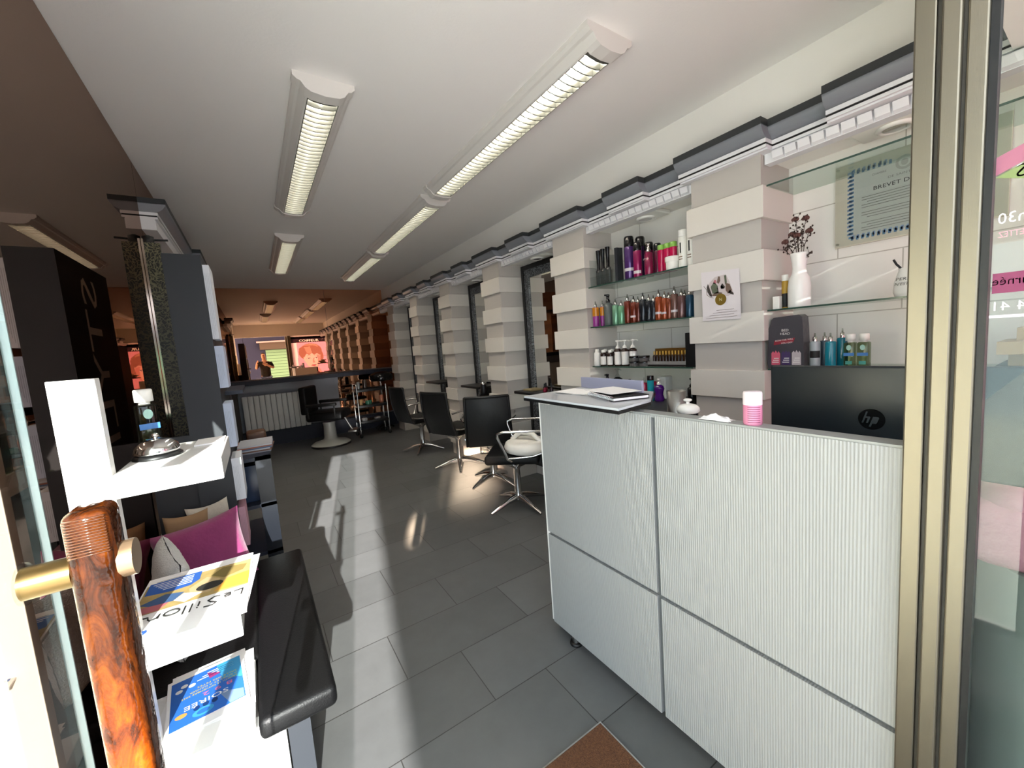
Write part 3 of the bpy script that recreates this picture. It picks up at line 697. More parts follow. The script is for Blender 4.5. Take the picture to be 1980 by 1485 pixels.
for pts, q in (([(-.078, .05), (-.07, .07), (-.06, .04), (-.045, -.005), (-.06, 0), (-.074, .025)], 0), ([(-.055, .05), (-.035, .075), (-.015, .05), (-.01, .01), (-.045, .012)], 1), ([(-.04, .07), (-.034, .085), (-.024, .082), (-.022, .066), (-.034, .062)], 2), ([(-.02, .07), (-.012, .1), (-.002, .098), (0, .075), (-.01, .06)], 4),
               ([(-.02, .04), (0, .06), (.02, .035), (.01, .015), (-.015, .02)], 3), ([(0, .045), (.01, .06), (.025, .04), (.02, .03), (.002, .032)], 0), ([(.02, .1), (.032, .1), (.035, .06), (.025, .05)], 1), ([(.028, .06), (.05, .05), (.062, .015), (.04, .0), (.028, .02)], 4), ([(.05, .02), (.07, .0), (.07, -.01), (.04, .005)], 0), ([(-.05, .005), (-.02, .02), (.01, .01), (.0, -.004), (-.04, -.002)], 4)):
    m.shape(pts, O2, U, V, q)
m.ell((0, -.025), .031, .031, (x - .0018, 1.205, 1.63), U, V, 5)
m.text('N', .024, (x - .0024, 1.214, 1.597), U, V, 6, .016)
for k in range(4): m.box(x - .0013, x - .0008, 1.12 + .015 * (k % 2), 1.29 - .02 * k, 1.508 + .013 * k, 1.5095 + .013 * k, 4)
m.tube([(x - .001, 1.3, 1.69), (x - .001, 1.285, 1.67), (x - .001, 1.283, 1.64), (x - .001, 1.265, 1.625), (x - .001, 1.245, 1.618)], .0012, 5, 4)
m.build('photo_print', CC, t, B)

# ------------------------------------------------------------------ reception counter
t = thing('reception_counter', 'white ribbed laminate reception counter with dark joints', 'counter', (1.4, .86, 0)); B = t.location
xf_ = 1.11
for (a, b, c, d) in ((.235, .852, .052, .513), (.235, .852, .527, 1.172), (.868, 1.494, .052, .513), (.868, 1.494, .527, 1.172)):
    MB().box(xf_, xf_ + .018, a, b, c, d).build('front_panel', LAMW, t, B)
MB().box(xf_ + .012, 1.16, .235, 1.5, .055, 1.165).build('core', EDGEG, t, B)
MB().box(xf_ + .006, 1.75, 1.494, 1.512, .052, 1.165).build('end_panel', WHITE_GL, t, B)
MB().box(xf_ + .003, 1.165, .225, 1.5, 1.165, 1.178).build('top_edge', mat('counter_top_edge', '#8c8e8c', .35), t, B)
MB().box(1.16, 1.75, .24, 1.494, .96, .985).box(1.16, 1.75, .24, .26, .1, .96).build('desk_top', mat('desk_grey', '#55565a', .4), t, B)
for (x, y) in ((1.137, 1.365), (1.68, 1.36), (1.155, .4), (1.68, .4)):
    f_ = MB().lathe((x, y, .012), [(.019, 0), (.019, .042)]).build('leg', STEEL, t, B)
    MB().lathe((x, y, 0), [(.03, 0), (.031, .006), (.028, .013), (.019, .014)]).build('foot', BLACK, f_, B)
m = MB().prism([(1.012, 1.478), (1.0, .91), (1.2, .935), (1.38, 1.06), (1.38, 1.478)], 'z', 1.2, 1.208); m.build('raised_top', mat('raised_top_grey', '#b9bbbe', .25), t, B)
m = MB().prism([(1.010, 1.48), (.998, .908), (1.2, .933), (1.382, 1.058), (1.382, 1.48)], 'z', 1.188, 1.2); m.build('raised_top_edge', BLACK, t, B)
for y in (1.02, 1.38):
    MB().prism([(1.03, 1.188), (1.165, 1.188), (1.165, 1.178), (1.11, 1.17), (1.06, 1.172), (1.04, 1.178)], 'y', y - .02, y + .02).build('bracket', WHITE_PL, t, B)

# things on the counter
z = 1.208
m = MB(); M4 = Matrix.Translation((1.34, 1.265, z)) @ Matrix.Rotation(math.radians(-5), 4, 'Z')
one('document_folder', 'lilac grey folder standing on edge on the counter slab', 'folder', MB().rbox(-.006, .006, -.2, .2, 0, .052, .002, M=M4, smooth=False), mat('lilac_card', '#9b9bb0', .5))
for k, (x, y, r, l) in enumerate(((1.24, 1.23, .3, 'white sheet lying on the counter slab by the folder'), (1.2, 1.12, -.25, 'white sheet lying askew over the notebook'), (1.22, 1.34, .05, 'white sheet at the back of the counter slab'))):
    M4 = Matrix.Translation((x, y, z + .001 + .0012 * k + (.022 if k == 1 else 0))) @ Matrix.Rotation(r, 4, 'Z')
    one('paper_sheet', l, 'paper', MB().box(-.07, .07, -.1, .1, 0, .0008).xf(M4), PAPER, 'papers on the counter')
t = thing('notebook', 'black spiral notebook on the counter slab', 'notebook', (1.19, 1.08, z + .001), -.35)
MB().rbox(-.075, .075, -.1, .1, .0, .003, .001, smooth=False).rbox(-.075, .075, -.1, .1, .012, .015, .001, smooth=False).build('cover', BLACK, t)
MB().box(-.07, .072, -.097, .097, .003, .012).build('pages', PAPER, t)
m = MB()
for k in range(16):
    yy = -.09 + .012 * k
    m.tube([(-.078 + .011 * math.cos(q), yy, .0095 + .0095 * math.sin(q)) for q in [2 * PI * i / 10 for i in range(10)]], .0012, 5, 0, True)
m.build('spiral', CHROME, t)
t = thing('diary', 'open spiral diary lying lower behind the counter front', 'notebook', (1.275, .96, .985 + .001), .25)
MB().rbox(-.09, .09, -.1, .1, 0, .012, .002, smooth=False).build('pages', PAPER, t)
m = MB()
for k in range(16): m.tube([(-.09 + .01 * math.cos(q), -.09 + .012 * k, .008 + .01 * math.sin(q)) for q in [2 * PI * i / 10 for i in range(10)]], .0012, 5, 0, True)
m.build('spiral', BLACK, t)
t = thing('steel_cup', 'small tilted steel cup behind the counter front', 'cup', (1.36, .94, .986))
MB().lathe((0, 0, 0), [(.028, 0), (.03, .004), (.036, .235), (.034, .235), (.028, .01), (0, .008)], 24).build('body', STEEL, t)
t = thing('scalp_brush', 'white round scalp massage brush with dark bristles', 'brush', (1.3, .852, 1.12))
MB().lathe((0, 0, .034), [(.034, 0), (.04, .006), (.039, .018), (.03, .027), (.014, .032), (0, .033)], 24).build('body', WHITE_PL, t)
MB().cyl((0, 0, .064), (0, 0, .078), .006).ball((0, 0, .08), (.015, .015, .006), 8).build('knob', WHITE_PL, t)
m = MB()
for k in range(14):
    a = 2 * PI * k / 14; m.cyl((.03 * math.cos(a), .03 * math.sin(a), .036), (.033 * math.cos(a), .033 * math.sin(a), .0), .004, .003, 6)
m.build('bristles', BLACK, t)
one('storage_box', 'low dark box carrying the scalp brush behind the counter', 'box', MB().rbox(1.2, 1.42, .74, .94, .986, 1.12, .006), mat('storage_dark', '#3a3a3c', .5))
m = MB(); n = 9
pts = [(random.uniform(-.025, .025), random.uniform(-.04, .04), random.uniform(0, .028)) for _ in range(34)]
bm = bmesh.new()
for i in range(n + 1):
    for j in range(n + 1):
        u, v = i / n * 2 - 1, j / n * 2 - 1; r2 = max(0, 1 - u * u * .9 - v * v * .9)
        bm.verts.new((1.141 + u * .022, .655 + v * .045 + random.uniform(-.004, .004), 1.179 + (r2 * random.uniform(.2, 1)) * .02))
bm.verts.ensure_lookup_table()
for i in range(n):
    for j in range(n): bm.faces.new([bm.verts[q] for q in (i * (n + 1) + j, (i + 1) * (n + 1) + j, (i + 1) * (n + 1) + j + 1, i * (n + 1) + j + 1)])
bm.verts.index_update(); m.add([v.co[:] for v in bm.verts], [tuple(v.index for v in f.verts) for f in bm.faces], 0); bm.free()
one('tissue', 'crumpled white tissue on the counter edge', 'tissue', m, PAPER)
one('receipt', 'pale slip of paper on the low box behind the counter', 'paper', MB().box(1.22, 1.33, .75, .83, 1.1205, 1.1215), PAPER)
t = thing('pink_bottle', 'pink liquid bottle with wide white cap on the counter edge', 'bottle', (1.142, .552, 1.178)); 
MB().lathe((0, 0, 0), [(.022, 0), (.0235, .003), (.0235, .056), (.022, .058)], 24).build('body', mat('pink_liquid', '#c9809c', .25), t)
MB().lathe((0, 0, .056), [(.0238, 0), (.0238, .03), (.022, .036), (0, .037)], 24).build('cap', mat('pink_white', '#e2d6da', .3), t)
m = MB()
for k in range(8): m.lathe((0, 0, 0), [(.0237, .008 + .006 * k), (.0237, .010 + .006 * k)], 12, 0, 1, 1, PI - .1, PI + 1.3)
m.build('lettering', mat('pink_print', '#7a3a5a', .5), t)

t = thing('computer_monitor', 'back of a large black computer screen behind the counter', 'monitor', (1.47, .4, .985)); B = t.location
m = MB().rbox(1.455, 1.475, .09, .645, 1.03, 1.312, .006); m.build('screen', mat('monitor_black', '#1b2024', .35), t, B)
MB().rbox(1.475, 1.5, .3, .44, 1.0, 1.2, .004).rbox(1.42, 1.58, .26, .48, .985, .997, .003).build('stand', BLACK, t, B)
lc = Vector((1.4542, .381, 1.16)); U, V = (0, -1, 0), (0, 0, 1)
m = MB().ell((0, 0), .03, .03, lc, U, V, 0)
l2 = lc + Vector((-.0006, 0, 0))
for x0, pts in ((0, [(-.022, -.012), (-.012, .022), (-.008, .022), (-.012, .008), (-.004, .008), (-.002, .006), (-.008, -.012), (-.012, -.012), (-.008, .003), (-.013, .003), (-.018, -.012)]),
                (1, [(-.006, -.022), (.004, .008), (.015, .008), (.017, .005), (.012, -.01), (.01, -.012), (.002, -.012), (-.001, -.022)])):
    m.shape(pts, l2, U, V, 1)
m.build('logo', [mat('logo_black', '#07090a', .15), mat('logo_grey', '#23292e', .4)], t, B)

# ------------------------------------------------------------------ door mat
t = thing('door_mat', 'brown coir mat sunk in the floor by the counter', 'mat', (.45, .6, 0)); B = t.location
MB().box(.05, .93, .28, 1.006, .0005, .009).build('coir', mat('coir', '#5e3b22', .95, var=.7, vscale=140, bump=.9, bscale=260), t, B)
MB().box(.05, .93, 1.006, 1.011, 0, .011).box(.93, .935, .28, 1.011, 0, .011).box(.045, .05, .28, 1.011, 0, .011).build('frame', CHROME, t, B)

# ------------------------------------------------------------------ white shelf tiers, bell, papers
t = thing('white_shelf_unit', 'white tiered shelf unit standing in the sun at the left', 'shelf', (-.3, 1.5, 0)); B = t.location
MB().rbox(-.42, -.335, 1.392, 1.43, 0, 1.44, .002, smooth=False).build('upright', WHITE_GL, t, B)
for z1, y0, y1, x1 in ((1.19, 1.385, 1.78, -.108), (.75, 1.315, 1.72, -.112), (.425, 1.3, 1.6, -.115)):
    MB().rbox(-.335 if z1 > .5 else -.4, x1, y0, y1, z1 - .062, z1, .003, smooth=False).build('tier', WHITE_GL, t, B)
MB().box(-.4, -.05, 1.42, 1.44, 0, .353).build('base_panel', WHITE_GL, t, B)
t = thing('call_bell', 'chrome reception call bell on the upper white shelf', 'bell', (-.272, 1.57, 1.19))
MB().lathe((0, 0, 0), [(.046, 0), (.047, .004), (.04, .01), (.03, .013)], 32).xf(Matrix.Scale(1.28, 4)).build('base', BLACK, t)
MB().lathe((0, 0, .012), [(.042, 0), (.043, .004), (.039, .016), (.028, .027), (.012, .032), (0, .0325)], 36).xf(Matrix.Scale(1.28, 4)).build('dome', CHROME, t)
MB().cyl((0, 0, .043), (0, 0, .05), .004).ball((0, 0, .052), (.007, .007, .005), 8).xf(Matrix.Scale(1.28, 4)).build('button', CHROME, t)
t = gel('tall clear bottle with white cap behind the call bell', -.305, 1.69, 1.19, 1.3, None)
t.rotation_euler = (0, 0, PI / 2 + .35)
one('paper_sheet', 'white papers lying at the back of the upper white shelf', 'paper', MB().box(-.195, -.115, 1.645, 1.77, 1.1905, 1.1945), PAPER, 'papers on the white shelf')
one('card_stand', 'tan card lying behind the bottle on the upper white shelf', 'card', MB().box(-.332, -.29, 1.722, 1.775, 1.1905, 1.196), mat('tan_pale', '#a58a6c', .6))

def page(name, l, cat, origin, yaw, w, h, z, draw, mats, th=.004, group=None):
    """sheet whose top edge points toward -Y side when yaw=180"""
    m = MB().box(-w / 2, w / 2, -h / 2, h / 2, 0, th)
    draw(m)
    m.xf(Matrix.Translation((origin[0], origin[1], z)) @ Matrix.Rotation(yaw, 4, 'Z'))
    return one(name, l, cat, m, mats, group)
X_, Y_ = (1, 0, 0), (0, 1, 0)
def draw_news(m):
    O = (0, 0, .0045); O2 = (0, 0, .0049); O3 = (0, 0, .0053)
    m.shape([(-.14, -.15), (.14, -.15), (.14, .035), (-.14, .035)], O, X_, Y_, 1)
    m.shape([(.0, -.16), (.135, -.16), (.135, -.085), (.06, -.07), (.02, -.075), (.0, -.1)], O2, X_, Y_, 2)
    for k in range(5): m.box(.02, .125 - .008 * k, -.148 + .012 * k, -.145 + .012 * k, .0049, .0053, 0)
    m.shape([(-.13, -.12), (-.06, -.14), (-.03, -.1), (-.07, -.06), (-.12, -.08)], O2, X_, Y_, 3)
    m.shape([(-.06, -.06), (-.02, -.1), (.02, -.05), (.01, .0), (-.04, .01)], O2, X_, Y_, 4)
    m.ell((-.035, -.03), .035, .025, O3, X_, Y_, 5); m.shape([(-.02, .0), (.03, -.03), (.05, .0), (.02, .03)], O3, X_, Y_, 0)
    m.shape([(.03, -.04), (.08, -.06), (.135, -.03), (.1, .0), (.05, .0)], O2, X_, Y_, 6); m.shape([(.06, .0), (.13, -.01), (.138, .03), (.08, .033)], O3, X_, Y_, 7)
    m.shape([(-.14, -.06), (-.08, -.05), (-.05, .02), (-.14, .03)], O2, X_, Y_, 8)
    m.box(-.02, .12, -.158 - .008, -.1565 - .008, .0045, .0049, 5)
    # hand drawn masthead
    def stroke(pts): m.tube([(p[0], p[1], .0052) for p in pts], .0022, 5, 5)
    def T(x, y): return (x, .052 + y)
    stroke([T(-.125, .04), T(-.128, .008), T(-.105, .01)]); stroke([T(-.098, .016), T(-.082, .02), T(-.085, .03), T(-.097, .024), T(-.096, .01), T(-.08, .008)])
    stroke([T(-.035, .048), T(-.055, .052), T(-.064, .042), T(-.05, .03), T(-.042, .018), T(-.056, .006), T(-.07, .01)])
    stroke([T(-.02, .03), T(-.021, .008)]); stroke([T(-.019, .04), T(-.018, .038)]); stroke([T(-.002, .05), T(-.004, .008)]); stroke([T(.014, .05), T(.012, .008)])
    stroke([T(.03 + .018 * math.cos(q) + .012, .02 + .014 * math.sin(q)) for q in [2 * PI * i / 12 for i in range(13)]])
    stroke([T(.072, .03), T(.07, .008), T(.075, .026), T(.088, .03), T(.094, .02), T(.096, .008), T(.115, .006)])
    m.shape([(.085, .125), (.137, .125), (.137, .15), (.09, .15), (.082, .137)], O, X_, Y_, 2)
    m.text('Septembre', .011, (.09, .138, .0049), X_, Y_, 0, .044).text('2025', .011, (.096, .128, .0049), X_, Y_, 0, .026)
NEWS = [PAPER, mat('n_sand', '#a58e5a', .6, var=.3, vscale=40), mat('n_blue', '#2f5aa8', .5), mat('n_brown', '#7a6a3a', .6), mat('n_tan', '#b9a07a', .6), mat('n_black', '#2a2826', .6), mat('n_denim', '#3f5a82', .6), mat('n_pink', '#b0636a', .6), mat('n_ochre', '#c08a34', .6)]
page('newspaper', 'local newspaper titled Le Sillon on the middle white tier', 'newspaper', (-.235, 1.525), PI - .04, .29, .4, .7505, draw_news, NEWS)
page('newspaper', 'second newspaper peeking out under the Le Sillon copy', 'newspaper', (-.222, 1.532), PI - .1, .285, .37, .7502, lambda m: None, [PAPER], .0002)
def draw_fly(m):
    O = (0, 0, .0035); O2 = (0, 0, .0039); O3 = (0, 0, .0043)
    m.shape([(-.07, -.1), (.07, -.1), (.07, .085), (-.07, .085)], O, X_, Y_, 1)
    m.shape([(-.07, -.1), (-.02, -.1), (-.03, -.03), (-.07, .0)], O2, X_, Y_, 2); m.shape([(-.02, .02), (-.068, .05), (-.068, .083), (-.04, .083)], O2, X_, Y_, 3)
    m.ell((.01, .062), .02, .014, O2, X_, Y_, 2); m.ell((.01, .062), .012, .008, O3, X_, Y_, 1)
    m.text('SOIRÉE', .022, (-.04, .018, .0041), X_, Y_, 4, .085)
    m.text('8 9 2', .02, (-.05, -.006, .0041), X_, Y_, 5, .06)
    for k, s_ in enumerate(('SAMEDI 15 NOVEMBRE 2025', 'A BOIRE ET A DANSER', 'SALLE DES FETES')): m.text(s_, .009, (-.06, -.02 - .011 * k, .0041), X_, Y_, 6, .11 - .015 * k)
    m.shape([(-.03, -.06), (.0, -.085), (-.005, -.055)], O2, X_, Y_, 7)
    for k, (a, b) in enumerate(((.03, -.06), (.045, -.07), (.055, -.055))): m.ell((a, b), .007, .007, O2, X_, Y_, 4)
    for k in range(3): m.box(-.055, .02 - .01 * k, -.07 - .008 * k, -.068 - .008 * k, .0035, .0039, 4)
    m.ell((.05, .045), .011, .008, O2, X_, Y_, 8)
    for k, (a, b) in enumerate(((.005, .04), (-.012, .042), (.022, .041))): m.ell((a, b), .006, .009, O2, X_, Y_, 9)
FLY = [PAPER, mat('f_blue', '#2b64b8', .4), mat('f_cyan', '#3f93c4', .4), mat('f_grey', '#6f86a8', .4), LW, mat('f_pink', '#c86a88', .5), mat('f_yellow', '#c8b83a', .5), mat('f_red', '#8a2f6a', .5), mat('f_orange', '#d0904a', .4), mat('f_navy', '#14346a', .4)]
fl = ['blue party flyer on top of the stack on the lowest white tier']
page('flyer', fl[0], 'flyer', (-.24, 1.52), PI + .1, .155, .225, .4285, lambda m: (draw_fly(m), m.xf(Matrix.Scale(1.3, 4, X_) @ Matrix.Scale(1.18, 4, Y_))), FLY, .003, 'flyers on the lowest white tier')
for k, (dx, a, l) in enumerate(((.012, .02, 'white bordered flyer just under the blue one'), (-.01, -.1, 'white flyer at the bottom of the stack'))):
    page('flyer', l, 'flyer', (-.235 + dx, 1.525), PI + a, .212, .275, .4268 - .0012 * k, lambda m: m.box(-.03, .07, .125, .131, .0011, .0014, 1), [PAPER, mat('f_mag', '#b01848', .5)], .001, 'flyers on the lowest white tier')
one('paper_sheet', 'white sheet beneath the flyer stack', 'paper', MB().box(-.1, .1, -.14, .14, 0, .0005).xf(Matrix.Translation((-.235, 1.54, .4251)) @ Matrix.Rotation(.08, 4, 'Z')), PAPER, 'papers on the white shelf')

# ------------------------------------------------------------------ bench and cushions
t = thing('bench', 'black leather topped waiting bench along the left wall', 'bench', (-.18, 1.9, 0)); B = t.location
MB().rbox(-.11, .1, 1.3, 2.42, .355, .425, .02, 0, 4).rbox(-.46, -.1, 1.61, 2.42, .355, .425, .02, 0, 4).build('seat', LEATHER, t, B)
MB().box(-.045, .02, 1.42, 1.46, 0, .356).build('leg', DARK, t, B); MB().box(-.045, .02, 2.28, 2.32, 0, .356).build('leg', DARK, t, B)
MB().box(-.45, -.045, 2.28, 2.32, 0, .356).build('support_panel', DARK, t, B)
def cushion(l, c, sx, sz, th, M4, mt, fuzz=0.):
    n = 22; m = MB(); vs = []
    for s_ in (1, -1):
        for i in range(n + 1):
            for j in range(n + 1):
                u, v = i / n * 2 - 1, j / n * 2 - 1
                k = (1 - u ** 4) * (1 - v ** 4); px = u * sx * (1 - .1 * (1 - v * v) * abs(u) ** 2); pz = v * sz * (1 - .1 * (1 - u * u) * abs(v) ** 2)
                vs.append((px, s_ * (th * max(0, k) ** .5 + .001) + fuzz * random.uniform(-1, 1), pz + sz))
    w = n + 1
    for s_ in (0, 1):
        o = s_ * w * w; m.add(vs[o:o + w * w], [(i * w + j, (i + 1) * w + j, (i + 1) * w + j + 1, i * w + j + 1) for i in range(n) for j in range(n)], 0, True)
    m.xf(M4)
    return one('cushion', l, 'cushion', m, mt, 'cushions on the bench')
MAG = mat('velvet_magenta', '#7d2458', .8, var=.2, vscale=14, sheen=.6, bump=.2, bscale=60)
FUR = mat('white_fur', '#c2c2c0', .95, var=.1, vscale=40, sheen=.5, bump=.8, bscale=180)
R_ = Matrix.Rotation
cushion('magenta velvet cushion leaning against the dark panel', 0, .17, .165, .05, Matrix.Translation((-.262, 2.23, .425)) @ R_(-.22, 4, 'X') @ R_(-.16, 4, 'Y'), MAG)
cushion('fluffy white cushion in front of the magenta one', 0, .165, .185, .045, Matrix.Translation((-.372, 1.9, .425)) @ R_(-1.28, 4, 'Z') @ R_(-.08, 4, 'X') @ R_(.08, 4, 'Y'), FUR, .0015)
cushion('tan cushion peeping out behind the white one', 0, .085, .17, .025, Matrix.Translation((-.355, 2.37, .425)) @ R_(-.1, 4, 'X'), mat('tan_cloth', '#8d7154', .9))
cushion('cream cushion peeping out behind the magenta one', 0, .085, .18, .025, Matrix.Translation((-.24, 2.41, .425)) @ R_(-.05, 4, 'X') @ R_(-.1, 4, 'Y'), mat('cream_cloth', '#b7b0a4', .9, bump=.4))

# ------------------------------------------------------------------ dark display unit
t = thing('display_unit', 'tall anthracite display unit behind the bench', 'display unit', (-.2, 2.8, 0)); B = t.location
MB().box(-.3, -.155, 2.45, 3.15, 0, 1.985).build('tower', DARK, t, B)
MB().box(-.462, -.3, 2.47, 2.5, 0, 1.12).build('low_panel', DARK, t, B)
m = MB().text('STYLISTE', .3, (-.302, 2.9, 1.93), (0, 0, -1), (0, -1, 0), 0, 1.4); m.build('lettering', mat('letter_grey', '#e2ded6', .5), t, B)
for z0 in (.02, .33, .62, .9, 1.3):
    w_ = .02 if z0 < .95 else -.07
    MB().box(-.153, w_, 2.722, 3.35, z0 - .02, z0).build('shelf', NAVY, t, B)
MB().box(-.3, -.153, 3.152, 3.35, 0, 1.6).box(-.02, .02, 3.33, 3.35, 0, .9).box(-.06, .02, 2.722, 2.75, 0, .9).build('carcass', mat('carcass_black', '#0d1019', .35), t, B)
one('patterned_strip', 'narrow ornate strip beside the dark tower with a silver edge, by the left mirror', 'frame', MB().box(-.458, -.385, 3.17, 3.19, .42, 2.2, 0).box(-.468, -.458, 3.165, 3.19, .42, 2.22, 1), [ORN2, CHROME])
t = thing('ceiling_bracket', 'black pivot bracket hanging under the left cornice piece', 'bracket', (-.44, 3.2, 2.2)); 
MB().cyl((0, 0, 0), (0, 0, .04), .028).tube([(-.025, 0, .02), (.09, .02, .03)], .006).ball((0, 0, .02), .03, 8).build('body', BLACK, t)
pmats = [mat('leaf_white', '#c9ccd4', .5), mat('leaf_blue', '#aeb8cc', .5), mat('leaf_pink', '#b78a98', .5)]
for k, (z0, z1, x1, q, l) in enumerate(((1.58, 1.94, -.128, 0, 'tall price list strip high on the side of the dark tower'), (1.335, 1.545, -.118, 1, 'pale blue leaflet stack on the side of the dark tower'),
        (1.03, 1.255, -.118, 1, 'white leaflet stack below the pale blue one'), (.75, .97, -.112, 0, 'white leaflet stack at the height of the white shelf'), (.5, .71, -.125, 2, 'pink and white magazine low on the side of the dark tower'))):
    m = MB().box(-.154, x1, 2.46, 2.66, z0, z1, 0)
    for i in range(4): m.box(-.148 + .006 * i, -.1475 + .006 * i, 2.4593, 2.46, z0 + .02 * i, z1 - .04, 1)
    one('leaflet_stack', l, 'leaflets', m, [pmats[q], mat('leaf_line', '#6f7480', .6)], 'leaflet stacks on the display unit')
z = .901
for k in range(6):
    one('magazine', ('top magazine of the pile on the display unit' if k == 5 else 'magazine in the pile on the display unit, below the top one'), 'magazine',
        MB().box(-.09, .09, -.13, .13, 0, .0075).xf(Matrix.Translation((-.055 + .008 * (k % 2), 2.98, z + .008 * k)) @ R_(random.uniform(-.12, .12), 4, 'Z')), [mat('mag%d' % k, ('#8a8c94', '#6d4a3a', '#a8aab2', '#4a5a78', '#8c4a30', '#a4a6ae')[k], .4)], 'pile of magazines')
one('leather_bag', 'brown leather bag on the corner of the display unit', 'bag', MB().rbox(-.1, .015, 3.14, 3.3, z, z + .085, .02), mat('brown_leather', '#4a2f20', .5, var=.2))
one('leaflet_box', 'glossy blue box on the display unit shelf', 'box', MB().rbox(-.14, .0, 2.8, 3.1, .621, .84, .004), mat('blue_box', '#2d3950', .25))

# ------------------------------------------------------------------ styling chairs
def make_chair():
    t = thing('styling_chair', '', 'salon chair')
    MB().rbox(-.23, .24, -.23, .23, .44, .52, .03, 0, 4).build('seat', LEATHER, t)
    m = MB(); n = 10; vs = []
    for i in range(n + 1):
        f = i / n; z = .46 + .5 * f; x = -.235 - .1 * f - .03 * math.sin(f * PI)
        for j in range(n + 1):
            u = j / n * 2 - 1; vs.append((x - .03 * (1 - u * u) + .0, u * (.225 - .015 * f), z))
    fs = [(i * (n + 1) + j, (i + 1) * (n + 1) + j, (i + 1) * (n + 1) + j + 1, i * (n + 1) + j + 1) for i in range(n) for j in range(n)]
    m.add(vs, fs, 0, True); m.add([(v[0] + .012, v[1], v[2]) for v in vs], fs, 0, True); bk = m.build('backrest', MESHBK, t)
    m = MB(); P = [vs[i * (n + 1)] for i in range(n + 1)] + [vs[n * (n + 1) + j] for j in range(n + 1)] + [vs[i * (n + 1) + n] for i in range(n, -1, -1)]
    m.tube(P, .014, 8); m.build('back_frame', BLACK, bk)
    for s_ in (1, -1):
        m = MB().tube([(-.29, s_ * .235, .72), (-.2, s_ * .27, .735), (.05, s_ * .275, .735), (.1, s_ * .275, .72), (.1, s_ * .27, .69), (.03, s_ * .25, .5), (.0, s_ * .235, .475)], .011, 8)
        m.tube([(.02, s_ * .24, .5), (-.18, s_ * .25, .52), (-.26, s_ * .235, .54)], .009, 8); m.build('armrest', CHROME, t)
    MB().lathe((0, 0, 0), [(.045, .07), (.04, .1), (.032, .13), (.03, .34), (.04, .36), (.12, .4), (.14, .44)], 20).build('column', CHROME, t)
    m = MB()
    for k in range(4):
        a = PI / 4 + k * PI / 2; d = Vector((math.cos(a), math.sin(a), 0))
        m.tube([d * .02 + Vector((0, 0, .085)), d * .12 + Vector((0, 0, .07)), d * .24 + Vector((0, 0, .03)), d * .3 + Vector((0, 0, .012))], [.034, .026, .016, .011], 8)
    m.build('star_base', CHROME, t)
    m = MB().tube([(.2, -.12, .42), (.34, -.14, .22), (.42, -.14, .2), (.42, .14, .2), (.34, .14, .22), (.2, .12, .42)], .009, 8); m.build('footrest', CHROME, t)
    return t
ch = make_chair(); ch.location = (2.0, 3.6, 0); ch.rotation_euler = (0, 0, 1.02)
ch['label'] = 'black mesh back salon chair in front of the third pillar, back to the viewer'; ch['group'] = 'salon chairs'
dup(ch, (1.97, 4.36, 0), .35, 'black salon chair at the second framed mirror', 'salon chairs')
dup(ch, (1.93, 5.5, 0), .15, 'black salon chair at the third framed mirror, farthest of the row', 'salon chairs')
d_ = dup(ch, (1.85, 2.9, 0), 2.42, 'black salon chair half hidden behind the counter, white booster on its seat', 'salon chairs')
for c_ in list(d_.children):
    if c_.name.startswith('footrest'): bpy.data.objects.remove(c_)
t = thing('booster_seat', 'white child booster seat lying on the chair behind the counter', 'booster seat', (1.88, 2.76, .522))
MB().lathe((0, 0, 0), [(.15, .0), (.185, .015), (.195, .05), (.18, .085), (.15, .1), (.0, .1)], 36).build('ring', WHITE_PL, t)
MB().tube([(-.06, .13, .095), (-.02, .06, .16), (.02, -.06, .16), (.06, -.13, .095)], .02, 10).build('handle', WHITE_PL, t)

# barber chair
t = thing('barber_chair', 'black barber chair on a round white base near the radiator', 'barber chair', (.93, 7.12, 0), -.45)
MB().lathe((0, 0, 0), [(.31, 0), (.31, .02), (.29, .035)], 40).build('base_rim', BLACK, t)
MB().lathe((0, 0, .03), [(.3, 0), (.26, .03), (.13, .06), (.1, .09), (.09, .3), (.1, .36)], 36).build('pedestal', mat('enamel_grey', '#a2a39c', .3), t)
MB().rbox(-.26, .3, -.27, .27, .44, .58, .04, 0, 4).build('seat', LEATHER, t)
MB().rbox(-.33, -.22, -.25, .25, .56, 1.0, .03, 0, 4).build('backrest', LEATHER, t)
for s_ in (1, -1):
    MB().rbox(-.22, .24, s_ * .3 - .03, s_ * .3 + .03, .68, .73, .015, 0, 3).tube([(-.2, s_ * .3, .68), (-.2, s_ * .29, .5)], .012).tube([(.2, s_ * .3, .68), (.2, s_ * .29, .5)], .012).build('armrest', BLACK, t)
MB().rbox(.32, .46, -.14, .14, .2, .23, .008).tube([(.25, 0, .45), (.36, 0, .22)], .02).build('footrest', STEEL, t)
# radiator
t = thing('radiator', 'pale grey column radiator under the back mirror', 'radiator', (.25, 7.9, .26)); B = t.location
RG = mat('radiator_grey', '#d2d4d2', .4)
m = MB()
for k in range(12):
    x = -.235 + k * .0815; m.rbox(x, x + .077, 7.88, 7.96, .27, .89, .01, 0, 2)
m.build('body', RG, t, B)
MB().tube([(.75, 7.92, .8), (.8, 7.92, .8), (.82, 7.94, .8)], .012).rbox(.755, .8, 7.9, 7.94, .78, .83, .01).build('valve', WHITE_PL, t, B)
one('dark_bundle', 'dark grey bundle of towels hanging left of the radiator', 'towels', MB().rbox(-.44, -.28, 7.72, 7.86, .0, 1.02, .05, 0, 4).ball((-.36, 7.76, .95), (.09, .08, .1), 8), mat('bundle', '#3b3735', .9, bump=.8, bscale=25))
